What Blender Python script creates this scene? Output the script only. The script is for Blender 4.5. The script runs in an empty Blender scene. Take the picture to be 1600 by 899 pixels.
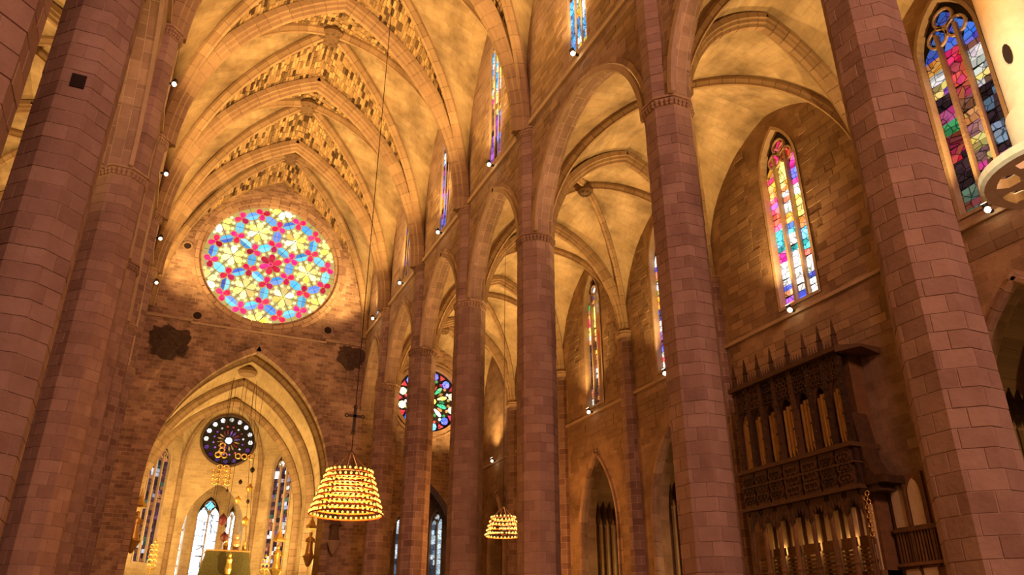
import bpy, math, random
from mathutils import Vector, Matrix
from mathutils.geometry import tessellate_polygon
random.seed(7)
R = random.Random(11)
PI = math.pi
SC = bpy.context.scene
COL = SC.collection

# ------------------------------------------------------------------ camera
F_PX = 1214.0
PITCH = math.atan(565 / 1214); YAW = math.radians(24.3); ROLL = -math.atan(8 / 2608)
CAM = Vector((-6.03, 0, 1.6))
fw = Vector((math.sin(YAW) * math.cos(PITCH), math.cos(YAW) * math.cos(PITCH), math.sin(PITCH)))
rt0 = Vector((math.cos(YAW), -math.sin(YAW), 0)); up0 = rt0.cross(fw)
rt = rt0 * math.cos(ROLL) - up0 * math.sin(ROLL); up = rt0 * math.sin(ROLL) + up0 * math.cos(ROLL)
cd = bpy.data.cameras.new('camera'); cam = bpy.data.objects.new('camera', cd); COL.objects.link(cam)
cd.sensor_width = 36; cd.lens = F_PX / 1600 * 36; cd.clip_end = 400
m = Matrix((rt, up, -fw)).transposed().to_4x4(); m.translation = CAM
cam.matrix_world = m
SC.camera = cam

# ------------------------------------------------------------------ world, daylight, exposure
w = bpy.data.worlds.new('world'); SC.world = w; w.use_nodes = True
bg = w.node_tree.nodes['Background']; bg.inputs[0].default_value = (0.68, 0.36, 0.17, 1); bg.inputs[1].default_value = 0.24
SC.view_settings.view_transform = 'Standard'; SC.view_settings.look = 'None'
SC.view_settings.exposure = 0.3; SC.view_settings.gamma = 1.0; SC.view_settings.use_curve_mapping = False
SC.cycles.sample_clamp_indirect = 4.0
SC.cycles.max_bounces = 6; SC.cycles.diffuse_bounces = 3

def area(name, loc, aim, size, power, col):
    l = bpy.data.lights.new(name, 'AREA'); l.shape = 'DISK'; l.size = size; l.energy = power; l.color = col
    o = bpy.data.objects.new(name, l); COL.objects.link(o); o.location = loc
    o.rotation_euler = (Vector(aim) - Vector(loc)).to_track_quat('-Z', 'Y').to_euler()
    return o
# daylight through the great west rose behind the visitor
area('west_rose_daylight', (0, -34, 33), (1, 40, 20), 11, 13000, (1.0, 0.485, 0.40))

# ------------------------------------------------------------------ materials
def nt(name):
    mt = bpy.data.materials.new(name); mt.use_nodes = True
    t = mt.node_tree; t.nodes.clear()
    out = t.nodes.new('ShaderNodeOutputMaterial')
    return mt, t, out
def node(t, kind, **kw):
    n = t.nodes.new(kind)
    for k, v in kw.items():
        setattr(n, k, v)
    return n
def rgba(c): return (c[0], c[1], c[2], 1)

def masonry(name, c1, c2, mortar, bw=.9, bh=.42, ms=.018, bump=.5, stain=.5):
    mt, t, out = nt(name); L = t.links
    uv = node(t, 'ShaderNodeUVMap')
    ns = node(t, 'ShaderNodeTexNoise'); ns.inputs['Scale'].default_value = .9; ns.inputs['Detail'].default_value = 2
    mixv = node(t, 'ShaderNodeMix', data_type='VECTOR'); mixv.inputs[0].default_value = .02
    L.new(uv.outputs[0], ns.inputs['Vector']); L.new(uv.outputs[0], mixv.inputs[4]); L.new(ns.outputs['Color'], mixv.inputs[5])
    br = node(t, 'ShaderNodeTexBrick'); br.inputs['Scale'].default_value = 1
    br.inputs['Color1'].default_value = rgba(c1); br.inputs['Color2'].default_value = rgba(c2); br.inputs['Mortar'].default_value = rgba(mortar)
    br.inputs['Mortar Size'].default_value = ms; br.inputs['Brick Width'].default_value = bw; br.inputs['Row Height'].default_value = bh
    br.inputs['Mortar Smooth'].default_value = .4
    L.new(mixv.outputs[1], br.inputs['Vector'])
    n2 = node(t, 'ShaderNodeTexNoise'); n2.inputs['Scale'].default_value = .35; n2.inputs['Detail'].default_value = 6; n2.inputs['Roughness'].default_value = .65
    L.new(uv.outputs[0], n2.inputs['Vector'])
    rp = node(t, 'ShaderNodeValToRGB'); rp.color_ramp.elements[0].position = .32; rp.color_ramp.elements[1].position = .68
    a = 1 - stain * .75
    rp.color_ramp.elements[0].color = (a, a * .95, a * .9, 1); rp.color_ramp.elements[1].color = (1.15, 1.15, 1.15, 1)
    L.new(n2.outputs[0], rp.inputs[0])
    mx = node(t, 'ShaderNodeMix', data_type='RGBA', blend_type='MULTIPLY'); mx.inputs[0].default_value = 1
    L.new(br.outputs['Color'], mx.inputs[6]); L.new(rp.outputs[0], mx.inputs[7])
    n3 = node(t, 'ShaderNodeTexNoise'); n3.inputs['Scale'].default_value = 7; n3.inputs['Detail'].default_value = 5
    L.new(uv.outputs[0], n3.inputs['Vector'])
    ad = node(t, 'ShaderNodeMath', operation='MULTIPLY_ADD'); ad.inputs[1].default_value = -.9
    L.new(br.outputs['Fac'], ad.inputs[0]); L.new(n3.outputs[0], ad.inputs[2])
    bp = node(t, 'ShaderNodeBump'); bp.inputs['Strength'].default_value = bump; bp.inputs['Distance'].default_value = .06
    L.new(ad.outputs[0], bp.inputs['Height'])
    b = node(t, 'ShaderNodeBsdfPrincipled'); b.inputs['Roughness'].default_value = .88; b.inputs['Specular IOR Level'].default_value = .2
    L.new(mx.outputs[2], b.inputs['Base Color']); L.new(bp.outputs[0], b.inputs['Normal']); L.new(b.outputs[0], out.inputs[0])
    return mt

def stone(name, c1, c2, scale=1.6, bump=.4, rough=.88, metal=0., rnd=1.):
    """cut stone / wood / metal: each object gets its own tone, with grain and wear"""
    mt, t, out = nt(name); L = t.links
    oi = node(t, 'ShaderNodeObjectInfo'); tc = node(t, 'ShaderNodeTexCoord')
    n2 = node(t, 'ShaderNodeTexNoise'); n2.inputs['Scale'].default_value = scale; n2.inputs['Detail'].default_value = 6; n2.inputs['Roughness'].default_value = .65
    ge = node(t, 'ShaderNodeNewGeometry')
    L.new(ge.outputs['Position'], n2.inputs['Vector'])
    md = node(t, 'ShaderNodeMath', operation='MULTIPLY'); md.inputs[1].default_value = rnd * .6; L.new(oi.outputs['Random'], md.inputs[0])
    ad = node(t, 'ShaderNodeMath', operation='MULTIPLY_ADD'); ad.inputs[1].default_value = .9; L.new(n2.outputs[0], ad.inputs[0]); L.new(md.outputs[0], ad.inputs[2])
    rp = node(t, 'ShaderNodeValToRGB'); rp.color_ramp.elements[0].position = .3; rp.color_ramp.elements[1].position = 1.05 if rnd else .7
    rp.color_ramp.elements[0].color = rgba(c1); rp.color_ramp.elements[1].color = rgba(c2); L.new(ad.outputs[0], rp.inputs[0])
    n3 = node(t, 'ShaderNodeTexNoise'); n3.inputs['Scale'].default_value = 9; n3.inputs['Detail'].default_value = 5; L.new(ge.outputs['Position'], n3.inputs['Vector'])
    bp = node(t, 'ShaderNodeBump'); bp.inputs['Strength'].default_value = bump; bp.inputs['Distance'].default_value = .04; L.new(n3.outputs[0], bp.inputs['Height'])
    b = node(t, 'ShaderNodeBsdfPrincipled'); b.inputs['Roughness'].default_value = rough; b.inputs['Metallic'].default_value = metal; b.inputs['Specular IOR Level'].default_value = .25
    L.new(rp.outputs[0], b.inputs['Base Color']); L.new(bp.outputs[0], b.inputs['Normal']); L.new(b.outputs[0], out.inputs[0])
    return mt

def emit(name, c, s):
    mt, t, out = nt(name); e = node(t, 'ShaderNodeEmission'); e.inputs[0].default_value = rgba(c); e.inputs[1].default_value = s
    t.links.new(e.outputs[0], out.inputs[0]); mt.cycles.emission_sampling = 'NONE'
    return mt

GL = {}
def glass(c, s, vs=5.0, vary=.35, leads=True):
    """backlit stained glass: painted pieces in leads, each pane with its own brightness"""
    key = (c, s, vs, vary, leads)
    if key in GL: return GL[key]
    mt, t, out = nt('stained_glass'); L = t.links
    ge = node(t, 'ShaderNodeNewGeometry'); oi = node(t, 'ShaderNodeObjectInfo')
    vo = node(t, 'ShaderNodeTexVoronoi'); vo.inputs['Scale'].default_value = vs; L.new(ge.outputs['Position'], vo.inputs['Vector'])
    ve = node(t, 'ShaderNodeTexVoronoi', feature='DISTANCE_TO_EDGE'); ve.inputs['Scale'].default_value = vs; L.new(ge.outputs['Position'], ve.inputs['Vector'])
    hs = node(t, 'ShaderNodeMix', data_type='RGBA'); hs.inputs[0].default_value = vary; hs.inputs[6].default_value = rgba(c)
    tn = node(t, 'ShaderNodeMix', data_type='RGBA', blend_type='MULTIPLY'); tn.inputs[0].default_value = 1
    k = max(c); tn.inputs[7].default_value = (k, k, k, 1); L.new(vo.outputs['Color'], tn.inputs[6]); L.new(tn.outputs[2], hs.inputs[7])
    mr = node(t, 'ShaderNodeMapRange'); mr.inputs[1].default_value = .01; mr.inputs[2].default_value = .07; mr.inputs[3].default_value = .12 if leads else 1; mr.inputs[4].default_value = 1
    L.new(ve.outputs['Distance'], mr.inputs[0])
    m1 = node(t, 'ShaderNodeMath', operation='MULTIPLY_ADD'); m1.inputs[1].default_value = 1.1; m1.inputs[2].default_value = .45; L.new(oi.outputs['Random'], m1.inputs[0])
    m2 = node(t, 'ShaderNodeMath', operation='MULTIPLY'); L.new(m1.outputs[0], m2.inputs[0]); L.new(mr.outputs[0], m2.inputs[1])
    m3 = node(t, 'ShaderNodeMath', operation='MULTIPLY'); m3.inputs[1].default_value = s; L.new(m2.outputs[0], m3.inputs[0])
    e = node(t, 'ShaderNodeEmission'); L.new(hs.outputs[2], e.inputs[0]); L.new(m3.outputs[0], e.inputs[1]); L.new(e.outputs[0], out.inputs[0])
    mt.cycles.emission_sampling = 'NONE'
    GL[key] = mt
    return mt

M = {}
M['block'] = stone('pillar_stone', (.23, .135, .10), (.45, .30, .225), .9, rnd=.55)
M['mortar'] = stone('pale_mortar', (.36, .24, .18), (.46, .32, .24), 3, rnd=0)
M['pillar'] = masonry('pillar_masonry', (.24, .14, .115), (.40, .265, .215), (.50, .36, .28), .75, .43, .018, .4)
M['vous'] = stone('arch_stone', (.22, .125, .08), (.48, .32, .20), 1.6)
M['rib'] = stone('rib_stone', (.26, .16, .085), (.42, .28, .15), 1.2, rnd=.6)
M['webp'] = masonry('plastered_web', (.46, .33, .18), (.56, .42, .25), (.42, .29, .16), 1.2, .5, .01, .25, .85)
M['webd'] = masonry('rough_web', (.34, .22, .10), (.46, .31, .15), (.52, .36, .18), .8, .3, .03, .7, .7)
M['slab'] = stone('web_slab', (.10, .06, .03), (.56, .37, .17), 1.2)
M['awall'] = masonry('aisle_masonry', (.34, .21, .115), (.46, .30, .17), (.44, .30, .18), .9, .42, .015, .4, .75)
M['wblock'] = stone('wall_stone', (.20, .12, .065), (.47, .31, .175), .5, rnd=.7)
M['cwall'] = masonry('clerestory_masonry', (.30, .19, .14), (.46, .31, .22), (.55, .41, .30), .9, .42, .02, .6, .5)
M['ewall'] = masonry('end_masonry', (.30, .175, .115), (.56, .37, .235), (.58, .41, .28), .62, .30, .03, .8, .8)
M['chap'] = masonry('chapel_masonry', (.50, .36, .18), (.60, .45, .25), (.66, .50, .28), .7, .33, .02, .4, .4)
M['trim'] = stone('trim_stone', (.33, .22, .13), (.55, .40, .25), 2)
M['wood'] = stone('dark_carved_wood', (.020, .009, .004), (.10, .048, .018), 5, .6, .6)
M['wood2'] = stone('brown_wood', (.08, .035, .012), (.22, .11, .04), 4, .5, .6)
M['pipe'] = stone('tin_pipe', (.34, .19, .07), (.60, .38, .16), 2, .1, .4, .3)
M['pale'] = stone('pale_panel', (.50, .36, .17), (.72, .55, .30), 2, .2, .8)
M['iron'] = stone('dark_iron', (.012, .009, .008), (.05, .03, .02), 6, .3, .5, .6)
M['ringglow'] = stone('ring_painted_glow', (.40, .05, .01), (.65, .12, .02), 5, .2, .5, .3)  # red ring colour stands in for the orange glow around the bulbs
M['gold'] = stone('gilding', (.45, .26, .05), (.85, .56, .14), 6, .4, .35, .7)
M['green'] = stone('green_gold_cloth', (.05, .045, .01), (.14, .11, .03), 8, .6, .7)
M['red'] = stone('red_glass_lamp', (.09, .015, .02), (.16, .03, .03), 5, .1, .3)
M['lead'] = stone('lead', (.012, .010, .009), (.03, .025, .02), 8, .2, .7)
M['white'] = stone('cream_paint', (.74, .68, .50), (.90, .86, .70), 5, .2, .55, rnd=0)
M['dark'] = stone('painted_hole_shade', (.02, .012, .009), (.035, .022, .016), 4, .2, .9)  # dark colour painted in place of the shade inside holes
M['boss'] = stone('boss_stone', (.09, .05, .025), (.26, .16, .08), 5, .8)
M['soot'] = stone('sooted_stone', (.045, .028, .018), (.13, .08, .05), 3, .9, .95)
M['statue'] = stone('dark_stone_figure', (.10, .06, .03), (.22, .14, .08), 5, .5)  # the saint figure's own dark stone
M['floor'] = masonry('floor_slabs', (.22, .17, .12), (.30, .23, .17), (.14, .1, .07), .8, .8, .01, .1)
M['bulb'] = emit('bulb', (1, .62, .10), 2.0)
M['bulb2'] = emit('bulb_small', (1, .66, .14), 2.0)
M['lampglow'] = emit('flood_lens', (1, .86, .55), 9)

# ------------------------------------------------------------------ mesh helpers
def mesh(name, v, f, mat, uvs=None, smooth=False):
    me = bpy.data.meshes.new(name); me.from_pydata([tuple(p) for p in v], [], f)
    if uvs is not None:
        ul = me.uv_layers.new(name='UVMap'); k = 0
        flat = []
        for fc in f:
            for i in fc: flat += [uvs[i][0], uvs[i][1]]
        ul.data.foreach_set('uv', flat)
    if smooth: me.polygons.foreach_set('use_smooth', [True] * len(f))
    me.materials.append(mat)
    return me
def link(name, me, parent=None, loc=None, rz=0):
    o = bpy.data.objects.new(name, me); COL.objects.link(o)
    if parent is not None: o.parent = parent
    if loc is not None: o.location = loc
    if rz: o.rotation_euler = (0, 0, rz)
    return o
def obj(name, v, f, mat, parent=None, uvs=None, smooth=False, loc=None):
    return link(name, mesh(name, v, f, mat, uvs, smooth), parent, loc)
def empty(name, loc=(0, 0, 0)):
    o = bpy.data.objects.new(name, None); COL.objects.link(o); o.location = loc; o.empty_display_size = .2
    return o
def thing(name, label, cat, loc=(0, 0, 0), group=None):
    o = empty(name, loc); o['label'] = label; o['category'] = cat
    if group: o['group'] = group
    return o
def struct(name, label=None):
    o = empty(name); o['kind'] = 'structure'
    if label: o['label'] = label
    return o

class MB:
    def __init__(s): s.v = []; s.f = []
    def add(s, v, f):
        n = len(s.v); s.v += [Vector(p) for p in v]; s.f += [tuple(i + n for i in q) for q in f]; return s
    def box(s, x0, x1, y0, y1, z0, z1):
        v = [(x, y, z) for z in (z0, z1) for y in (y0, y1) for x in (x0, x1)]
        return s.add(v, [(0, 2, 3, 1), (4, 5, 7, 6), (0, 1, 5, 4), (2, 6, 7, 3), (0, 4, 6, 2), (1, 3, 7, 5)])
    def lathe(s, prof, n=12, c=(0, 0, 0), rot=0):
        v = []; f = []
        for r, z in prof:
            for i in range(n):
                a = rot + 2 * PI * i / n; v.append((c[0] + r * math.cos(a), c[1] + r * math.sin(a), c[2] + z))
        for j in range(len(prof) - 1):
            for i in range(n):
                k = (i + 1) % n; f.append((j * n + i, j * n + k, (j + 1) * n + k, (j + 1) * n + i))
        f.append(tuple(range(n - 1, -1, -1))); f.append(tuple((len(prof) - 1) * n + i for i in range(n)))
        return s.add(v, f)
    def tube(s, pts, r, n=6, closed=False):
        pts = [Vector(p) for p in pts]; v = []; f = []; K = len(pts)
        for i, p in enumerate(pts):
            a = pts[(i - 1) % K] if (closed or i > 0) else p; b = pts[(i + 1) % K] if (closed or i < K - 1) else p
            t = (b - a).normalized(); q = t.cross(Vector((0, 0, 1)))
            if q.length < .05: q = t.cross(Vector((1, 0, 0)))
            q.normalize(); w_ = t.cross(q)
            rr = r[i] if isinstance(r, (list, tuple)) else r
            for j in range(n):
                an = 2 * PI * j / n; v.append(p + q * rr * math.cos(an) + w_ * rr * math.sin(an))
        for i in range(K if closed else K - 1):
            i2 = (i + 1) % K
            for j in range(n):
                k = (j + 1) % n; f.append((i * n + j, i * n + k, i2 * n + k, i2 * n + j))
        if not closed: f.append(tuple(range(n - 1, -1, -1))); f.append(tuple((K - 1) * n + j for j in range(n)))
        return s.add(v, f)
    def torus(s, c, R_, r, ax='z', n=16, m_=5):
        pts = []
        for i in range(n):
            a = 2 * PI * i / n; x, y = R_ * math.cos(a), R_ * math.sin(a)
            pts.append(Vector(c) + (Vector((x, y, 0)) if ax == 'z' else Vector((x, 0, y)) if ax == 'y' else Vector((0, x, y))))
        return s.tube(pts, r, m_, True)
    def ball(s, c, r, n=8, sz=1.0):
        k = 5
        prof = [(max(r * math.sin(PI * i / k), .004), -r * sz * math.cos(PI * i / k)) for i in range(k + 1)]
        return s.lathe(prof, n, c)
    def prism(s, poly, fr, d0, d1):
        """poly [(u,z)] in frame fr=(origin, u-dir, n-dir), from depth d0 to d1 along n"""
        o, h, n = fr; K = len(poly)
        v = [o + h * u + Vector((0, 0, z)) + n * d for d in (d0, d1) for u, z in poly]
        f = [tuple(range(K)), tuple(range(2 * K - 1, K - 1, -1))] + [(i, i + K, (i + 1) % K + K, (i + 1) % K) for i in range(K)]
        return s.add(v, f)
    def build(s, name, mat, parent=None, smooth=False, loc=None):
        return obj(name, s.v, s.f, mat, parent, None, smooth, loc)

def frame(o, h, n): return (Vector(o), Vector(h), Vector(n))

def half_arch(a, b, n=14, stilt=0.0):
    """(s, z) from foot (s=0) to apex (s=a) of a pointed arch, half span a, rise b"""
    pts = []
    if stilt > 0:
        k = 3
        pts = [(0, stilt * i / k) for i in range(k)]
    b2 = b - stilt
    if b2 >= a:
        c = (b2 * b2 - a * a) / (2 * a); Rr = a + c; an = math.atan2(b2, c)
        pts += [(Rr - Rr * math.cos(an * i / n), stilt + Rr * math.sin(an * i / n)) for i in range(n + 1)]
    else:
        pts += [(a - a * math.cos(PI / 2 * i / n) ** 1.0, stilt + b2 * math.sin(PI / 2 * i / n) ** .95) for i in range(n + 1)]
    return pts
def arch_poly(c, a, z0, zs, za, n=10):
    """closed outline of a pointed opening: up the left jamb, over, down the right"""
    h = half_arch(a, za - zs, n)
    L_ = [(c - a + s, zs + z) for s, z in h]; Rr = [(c + a - s, zs + z) for s, z in reversed(h)]
    return [(c - a, z0)] + L_ + Rr[1:] + [(c + a, z0)]
def arch_top(c, a, zs, za, n=10): return arch_poly(c, a, zs, zs, za, n)[1:-1]
def arch_width(z, a, zs, za):
    """half width of a pointed opening at height z"""
    if z <= zs: return a
    if z >= za: return 0
    b = za - zs
    c = (b * b - a * a) / (2 * a); Rr = a + c
    return max(0, math.sqrt(max(0, Rr * Rr - (z - zs) ** 2)) - c)
def circle(c, z, r, n=48): return [(c + r * math.cos(2 * PI * i / n), z + r * math.sin(2 * PI * i / n)) for i in range(n)]

def plate(name, outer, holes, fr, thick, mat, parent=None):
    """a wall: outline with holes, front at fr plane, thickness away along n"""
    o, h, n = fr
    loops = [outer] + holes
    tris = tessellate_polygon([[Vector((u, z, 0)) for u, z in lp] for lp in loops])
    flat = [p for lp in loops for p in lp]; K = len(flat)
    v = [o + h * u + Vector((0, 0, z)) + n * d for d in (0, thick) for u, z in flat]
    uv = [(u, z) for u, z in flat] * 2
    f = []
    for t_ in tris:
        f.append(tuple(t_)); f.append(tuple(i + K for i in reversed(t_)))
    base = 0
    for lp in loops:
        L_ = len(lp); 
        for i in range(L_):
            a, b = base + i, base + (i + 1) % L_
            n0 = len(v); d = (Vector(flat[a]) - Vector(flat[b])).length
            v += [v[a], v[b], v[b + K], v[a + K]]; uv += [(flat[a][1], 0), (flat[a][1] + d, 0), (flat[a][1] + d, thick), (flat[a][1], thick)]
            f.append((n0, n0 + 1, n0 + 2, n0 + 3))
        base += L_
    return obj(name, v, f, mat, parent, uv)

def sweep(name, pts, nrm, prof, mat, parent, piece=.75, gap=.012, flip=1, jit=.0):
    """voussoirs: the moulded section prof [(lateral, inward)] carried along the curve, cut into stones"""
    pts = [Vector(p) for p in pts]; nrm = Vector(nrm)
    # resample
    cum = [0]
    for a, b in zip(pts, pts[1:]): cum.append(cum[-1] + (b - a).length)
    tot = cum[-1]; k = max(1, round(tot / piece)); ds = tot / k
    def at(s):
        s = min(max(s, 0), tot); i = 0
        while i < len(cum) - 2 and cum[i + 1] < s: i += 1
        t = (s - cum[i]) / max(1e-9, cum[i + 1] - cum[i])
        return pts[i].lerp(pts[i + 1], t)
    out = []
    for q in range(k):
        ns = max(2, math.ceil(ds / .55)); P_ = len(prof)
        v = []; f = []; ss = [q * ds + gap + (ds - 2 * gap) * e / ns for e in range(ns + 1)]
        j = 1 + R.uniform(-jit, jit)
        for s in ss:
            p = at(s); t = (at(s + .15) - at(s - .15)).normalized(); inn = t.cross(nrm) * flip; inn.normalize()
            for la, iw in prof: v.append(p + nrm * la + inn * iw * j)
        for a in range(ns):
            for b in range(P_):
                c = (b + 1) % P_; f.append((a * P_ + b, a * P_ + c, (a + 1) * P_ + c, (a + 1) * P_ + b))
        f.append(tuple(range(P_ - 1, -1, -1))); f.append(tuple(ns * P_ + b for b in range(P_)))
        out.append(obj(name, v, f, mat, parent))
    return out

def moulding(wd, dp):
    """stepped and rolled arch section"""
    a = wd / 2
    return [(-a, 0), (-a, dp * .45), (-a * .72, dp * .5), (-a * .66, dp * .72), (-a * .38, dp * .78), (-a * .3, dp), (a * .3, dp), (a * .38, dp * .78), (a * .66, dp * .72), (a * .72, dp * .5), (a, dp * .45), (a, 0)]
def ribsec(wd, dp):
    a = wd / 2
    return [(-a, 0), (-a, dp * .4), (-a * .45, dp * .8), (-a * .35, dp), (a * .35, dp), (a * .45, dp * .8), (a, dp * .4), (a, 0)]

# ------------------------------------------------------------------ plan of the church
YS = [2.0, 11.1, 20.1, 32.0, 41.2, 50.4, 59.4, 66.5]     # pier lines, last is the end wall
XA = 9.75      # arcade axis
XW = 21.0      # aisle wall
YE = 66.5
PR = .885      # pillar apothem
ZC = 20.4      # arcade capitals
ZCS = {1: 20.4, -1: 19.1}
ZN = 27.0      # nave capitals
XF = 9.3       # nave face of the arcade wall
WT = 1.0

fl = obj('floor', [(-30, -12, 0), (30, -12, 0), (30, 108, 0), (-30, 108, 0)], [(0, 1, 2, 3)], M['floor'], None, [(-30, -12), (30, -12), (30, 108), (-30, 108)])
fl['kind'] = 'structure'

# ------------------------------------------------------------------ pillars
T8 = math.tan(PI / 8)
def oct_pt(r, s):
    """point on octagon of apothem r; s = face index + fraction (face 0 looks to +x)"""
    k = math.floor(s); fr_ = s - k; a = k * PI / 4; hw = r * T8
    y = (fr_ * 2 - 1) * hw
    return (r * math.cos(a) - y * math.sin(a), r * math.sin(a) + y * math.cos(a))
def block_mesh(s0, h, r=PR):
    ch, g = .014, .009
    v = []; f = []
    for z in (0, 1):
        for rr, e, zz in ((r - .13, .0, 0.006), (r - ch, 0, 0.006), (r, ch, ch)):
            z_ = zz if z == 0 else h - zz
            for s in (s0 + .5 * g / (r * T8) + e, 1.0, s0 + 1 - .5 * g / (r * T8) - e):
                x, y = oct_pt(rr, s if s < 1 or s0 + 1 <= 1 else s); v.append((x, y, z_))
    # indices: layer z (0/1) * 9 + ring(0 in,1 mid,2 out)*3 + s
    def I(z, rg, s): return z * 9 + rg * 3 + s
    for s in range(2):
        f.append((I(0, 2, s), I(0, 2, s + 1), I(1, 2, s + 1), I(1, 2, s)))
        for rg in (0, 1):
            f.append((I(0, rg, s), I(0, rg, s + 1), I(0, rg + 1, s + 1), I(0, rg + 1, s)))
            f.append((I(1, rg + 1, s), I(1, rg + 1, s + 1), I(1, rg, s + 1), I(1, rg, s)))
    for rg in (0, 1):
        f.append((I(0, rg, 0), I(0, rg + 1, 0), I(1, rg + 1, 0), I(1, rg, 0)))
        f.append((I(0, rg + 1, 2), I(0, rg, 2), I(1, rg, 2), I(1, rg + 1, 2)))
    return mesh('stone_block', v, f, M['block'])
BH = .43
BM = {s: block_mesh(s, BH) for s in (.5, .14, .68, .34)}

def oct_prism(r, z0, z1, cx=0, cy=0):
    v = []; uv = []; f = []; c = 2 * r * T8
    for k in range(8):
        for s in (k, k + 1 - 1e-6):
            x, y = oct_pt(r, s)
            for z in (z0, z1): v.append((cx + x, cy + y, z)); uv.append(((k + (s > k)) * c, z))
        n = k * 4; f.append((n, n + 2, n + 3, n + 1))
    f.append(tuple(k * 4 + 1 for k in range(8))); f.append(tuple(k * 4 for k in reversed(range(8))))
    return v, f, uv

def carved_cap(mb, r, z, h, cx=0, cy=0, skip=None):
    """carved band: astragal, a belt of leaves, abacus"""
    mb.lathe([(r / math.cos(PI / 8) + .03, 0), (r / math.cos(PI / 8) + .06, .05), (r / math.cos(PI / 8) + .03, .09)], 8, (cx, cy, z), PI / 8)
    mb.lathe([(r / math.cos(PI / 8) + .01, .09), (r / math.cos(PI / 8) + .10, h - .1), (r / math.cos(PI / 8) + .16, h - .1), (r / math.cos(PI / 8) + .16, h)], 8, (cx, cy, z), PI / 8)
    for k in range(8):
        for q in (.12, .37, .62, .87):
            for lv in (0, 1):
                x, y = oct_pt(r + .05 + .04 * lv, k + q); mb.ball((cx + x, cy + y, z + .15 + lv * (h - .32) * .62), .09, 5, 1.1)

def pillar(X, i, label, blocks, group):
    Y = YS[i]; sg = 1 if X > 0 else -1; ZC = ZCS[sg]
    t = thing('pillar', label, 'pillar', (X, Y, 0), group)
    MB().lathe([(1.25, 0), (1.25, .35), (1.15, .45), (1.15, .8), (1.02, 1.0), (.99, 1.05)], 8, (0, 0, 0), PI / 8).build('base', M['trim'], t)
    v, f, uv = oct_prism(PR - (.02 if blocks else 0), 1.0, ZC)
    obj('shaft', v, f, M['mortar'] if blocks else M['pillar'], t, uv)
    if blocks:
        dirc = math.atan2(CAM.y - Y, CAM.x - X); ss = list(BM)
        nrow = int((ZC - 1.3) / BH)
        z = ZC - nrow * BH; last = 0
        for q in range(nrow):
            s = R.choice([x for x in ss if abs(x - last) > .2]); last = s
            for k in range(8):
                ang = (k + .5) * PI / 4       # corner direction of that block
                d = (ang - dirc + PI) % (2 * PI) - PI
                if abs(d) > 2.36: continue
                b = link('stone_block', BM[s], t, (0, 0, z), k * PI / 4)
                e = R.uniform(.990, 1.004); b.scale = (e, e, 1)
            z += BH
    mb = MB(); carved_cap(mb, PR - .06, ZC, .5); mb.build('capital', M['vous'], t)
    # half octagon that carries on up the nave side
    cx = -sg * (PR - .62); r = .60
    if blocks:
        n = 15; h = (ZN - ZC - .5) / n
        for q in range(n):
            vv, ff, uu = oct_prism(r * R.uniform(.985, 1.01), ZC + .5 + q * h + .008, ZC + .5 + (q + 1) * h - .008, cx)
            obj('shaft_block', vv, ff, M['block'], t)
        vv, ff, uu = oct_prism(r - .03, ZC + .4, ZN, cx); obj('upper_shaft', vv, ff, M['mortar'], t, uu)
    else:
        vv, ff, uu = oct_prism(r, ZC + .4, ZN, cx); obj('upper_shaft', vv, ff, M['pillar'], t, uu)
    mb = MB(); carved_cap(mb, r, ZN, .55, cx); mb.build('nave_capital', M['vous'], t)
    return t
lab_r = ['', 'broad octagonal stone pillar nearest on the right, between organ and blue-headed window',
         'octagonal stone pillar left of the organ case, with carved capital near the top',
         'octagonal stone pillar right of the small distant chandelier',
         'octagonal stone pillar just left of the small distant chandelier',
         'slim looking far pillar that crosses the small aisle rose window',
         'farthest pillar on the right, left of the small aisle rose window']
lab_l = ['', 'octagonal stone pillar cut off by the upper left corner',
         'broad purplish octagonal pillar on the left with a dark square putlog hole',
         'octagonal pillar on the left with a carved capital, behind the one with the square hole',
         'left pillar seen as a strip right of the carved capital, second from chapel arch', 'left pillar almost hidden, next before the chapel arch', 'hindmost left pillar touching the end wall']
for i in range(1, 7):
    pillar(XA, i, lab_r[i], i <= 4, 'pillars of the right arcade')
LP = []
for i in range(1, 7):
    LP.append(pillar(-XA + {2: .0, 3: .2}.get(i, 0), i, lab_l[i], i <= 4, 'pillars of the left arcade'))
# dark block coloured as the shade in a putlog hole, second left pillar
MB().box(-.17, .17, -.02, .06, -.2, .2).build('putlog_hole', M['dark'], LP[1], loc=(.05, -PR - .015, 14.9))

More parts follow.
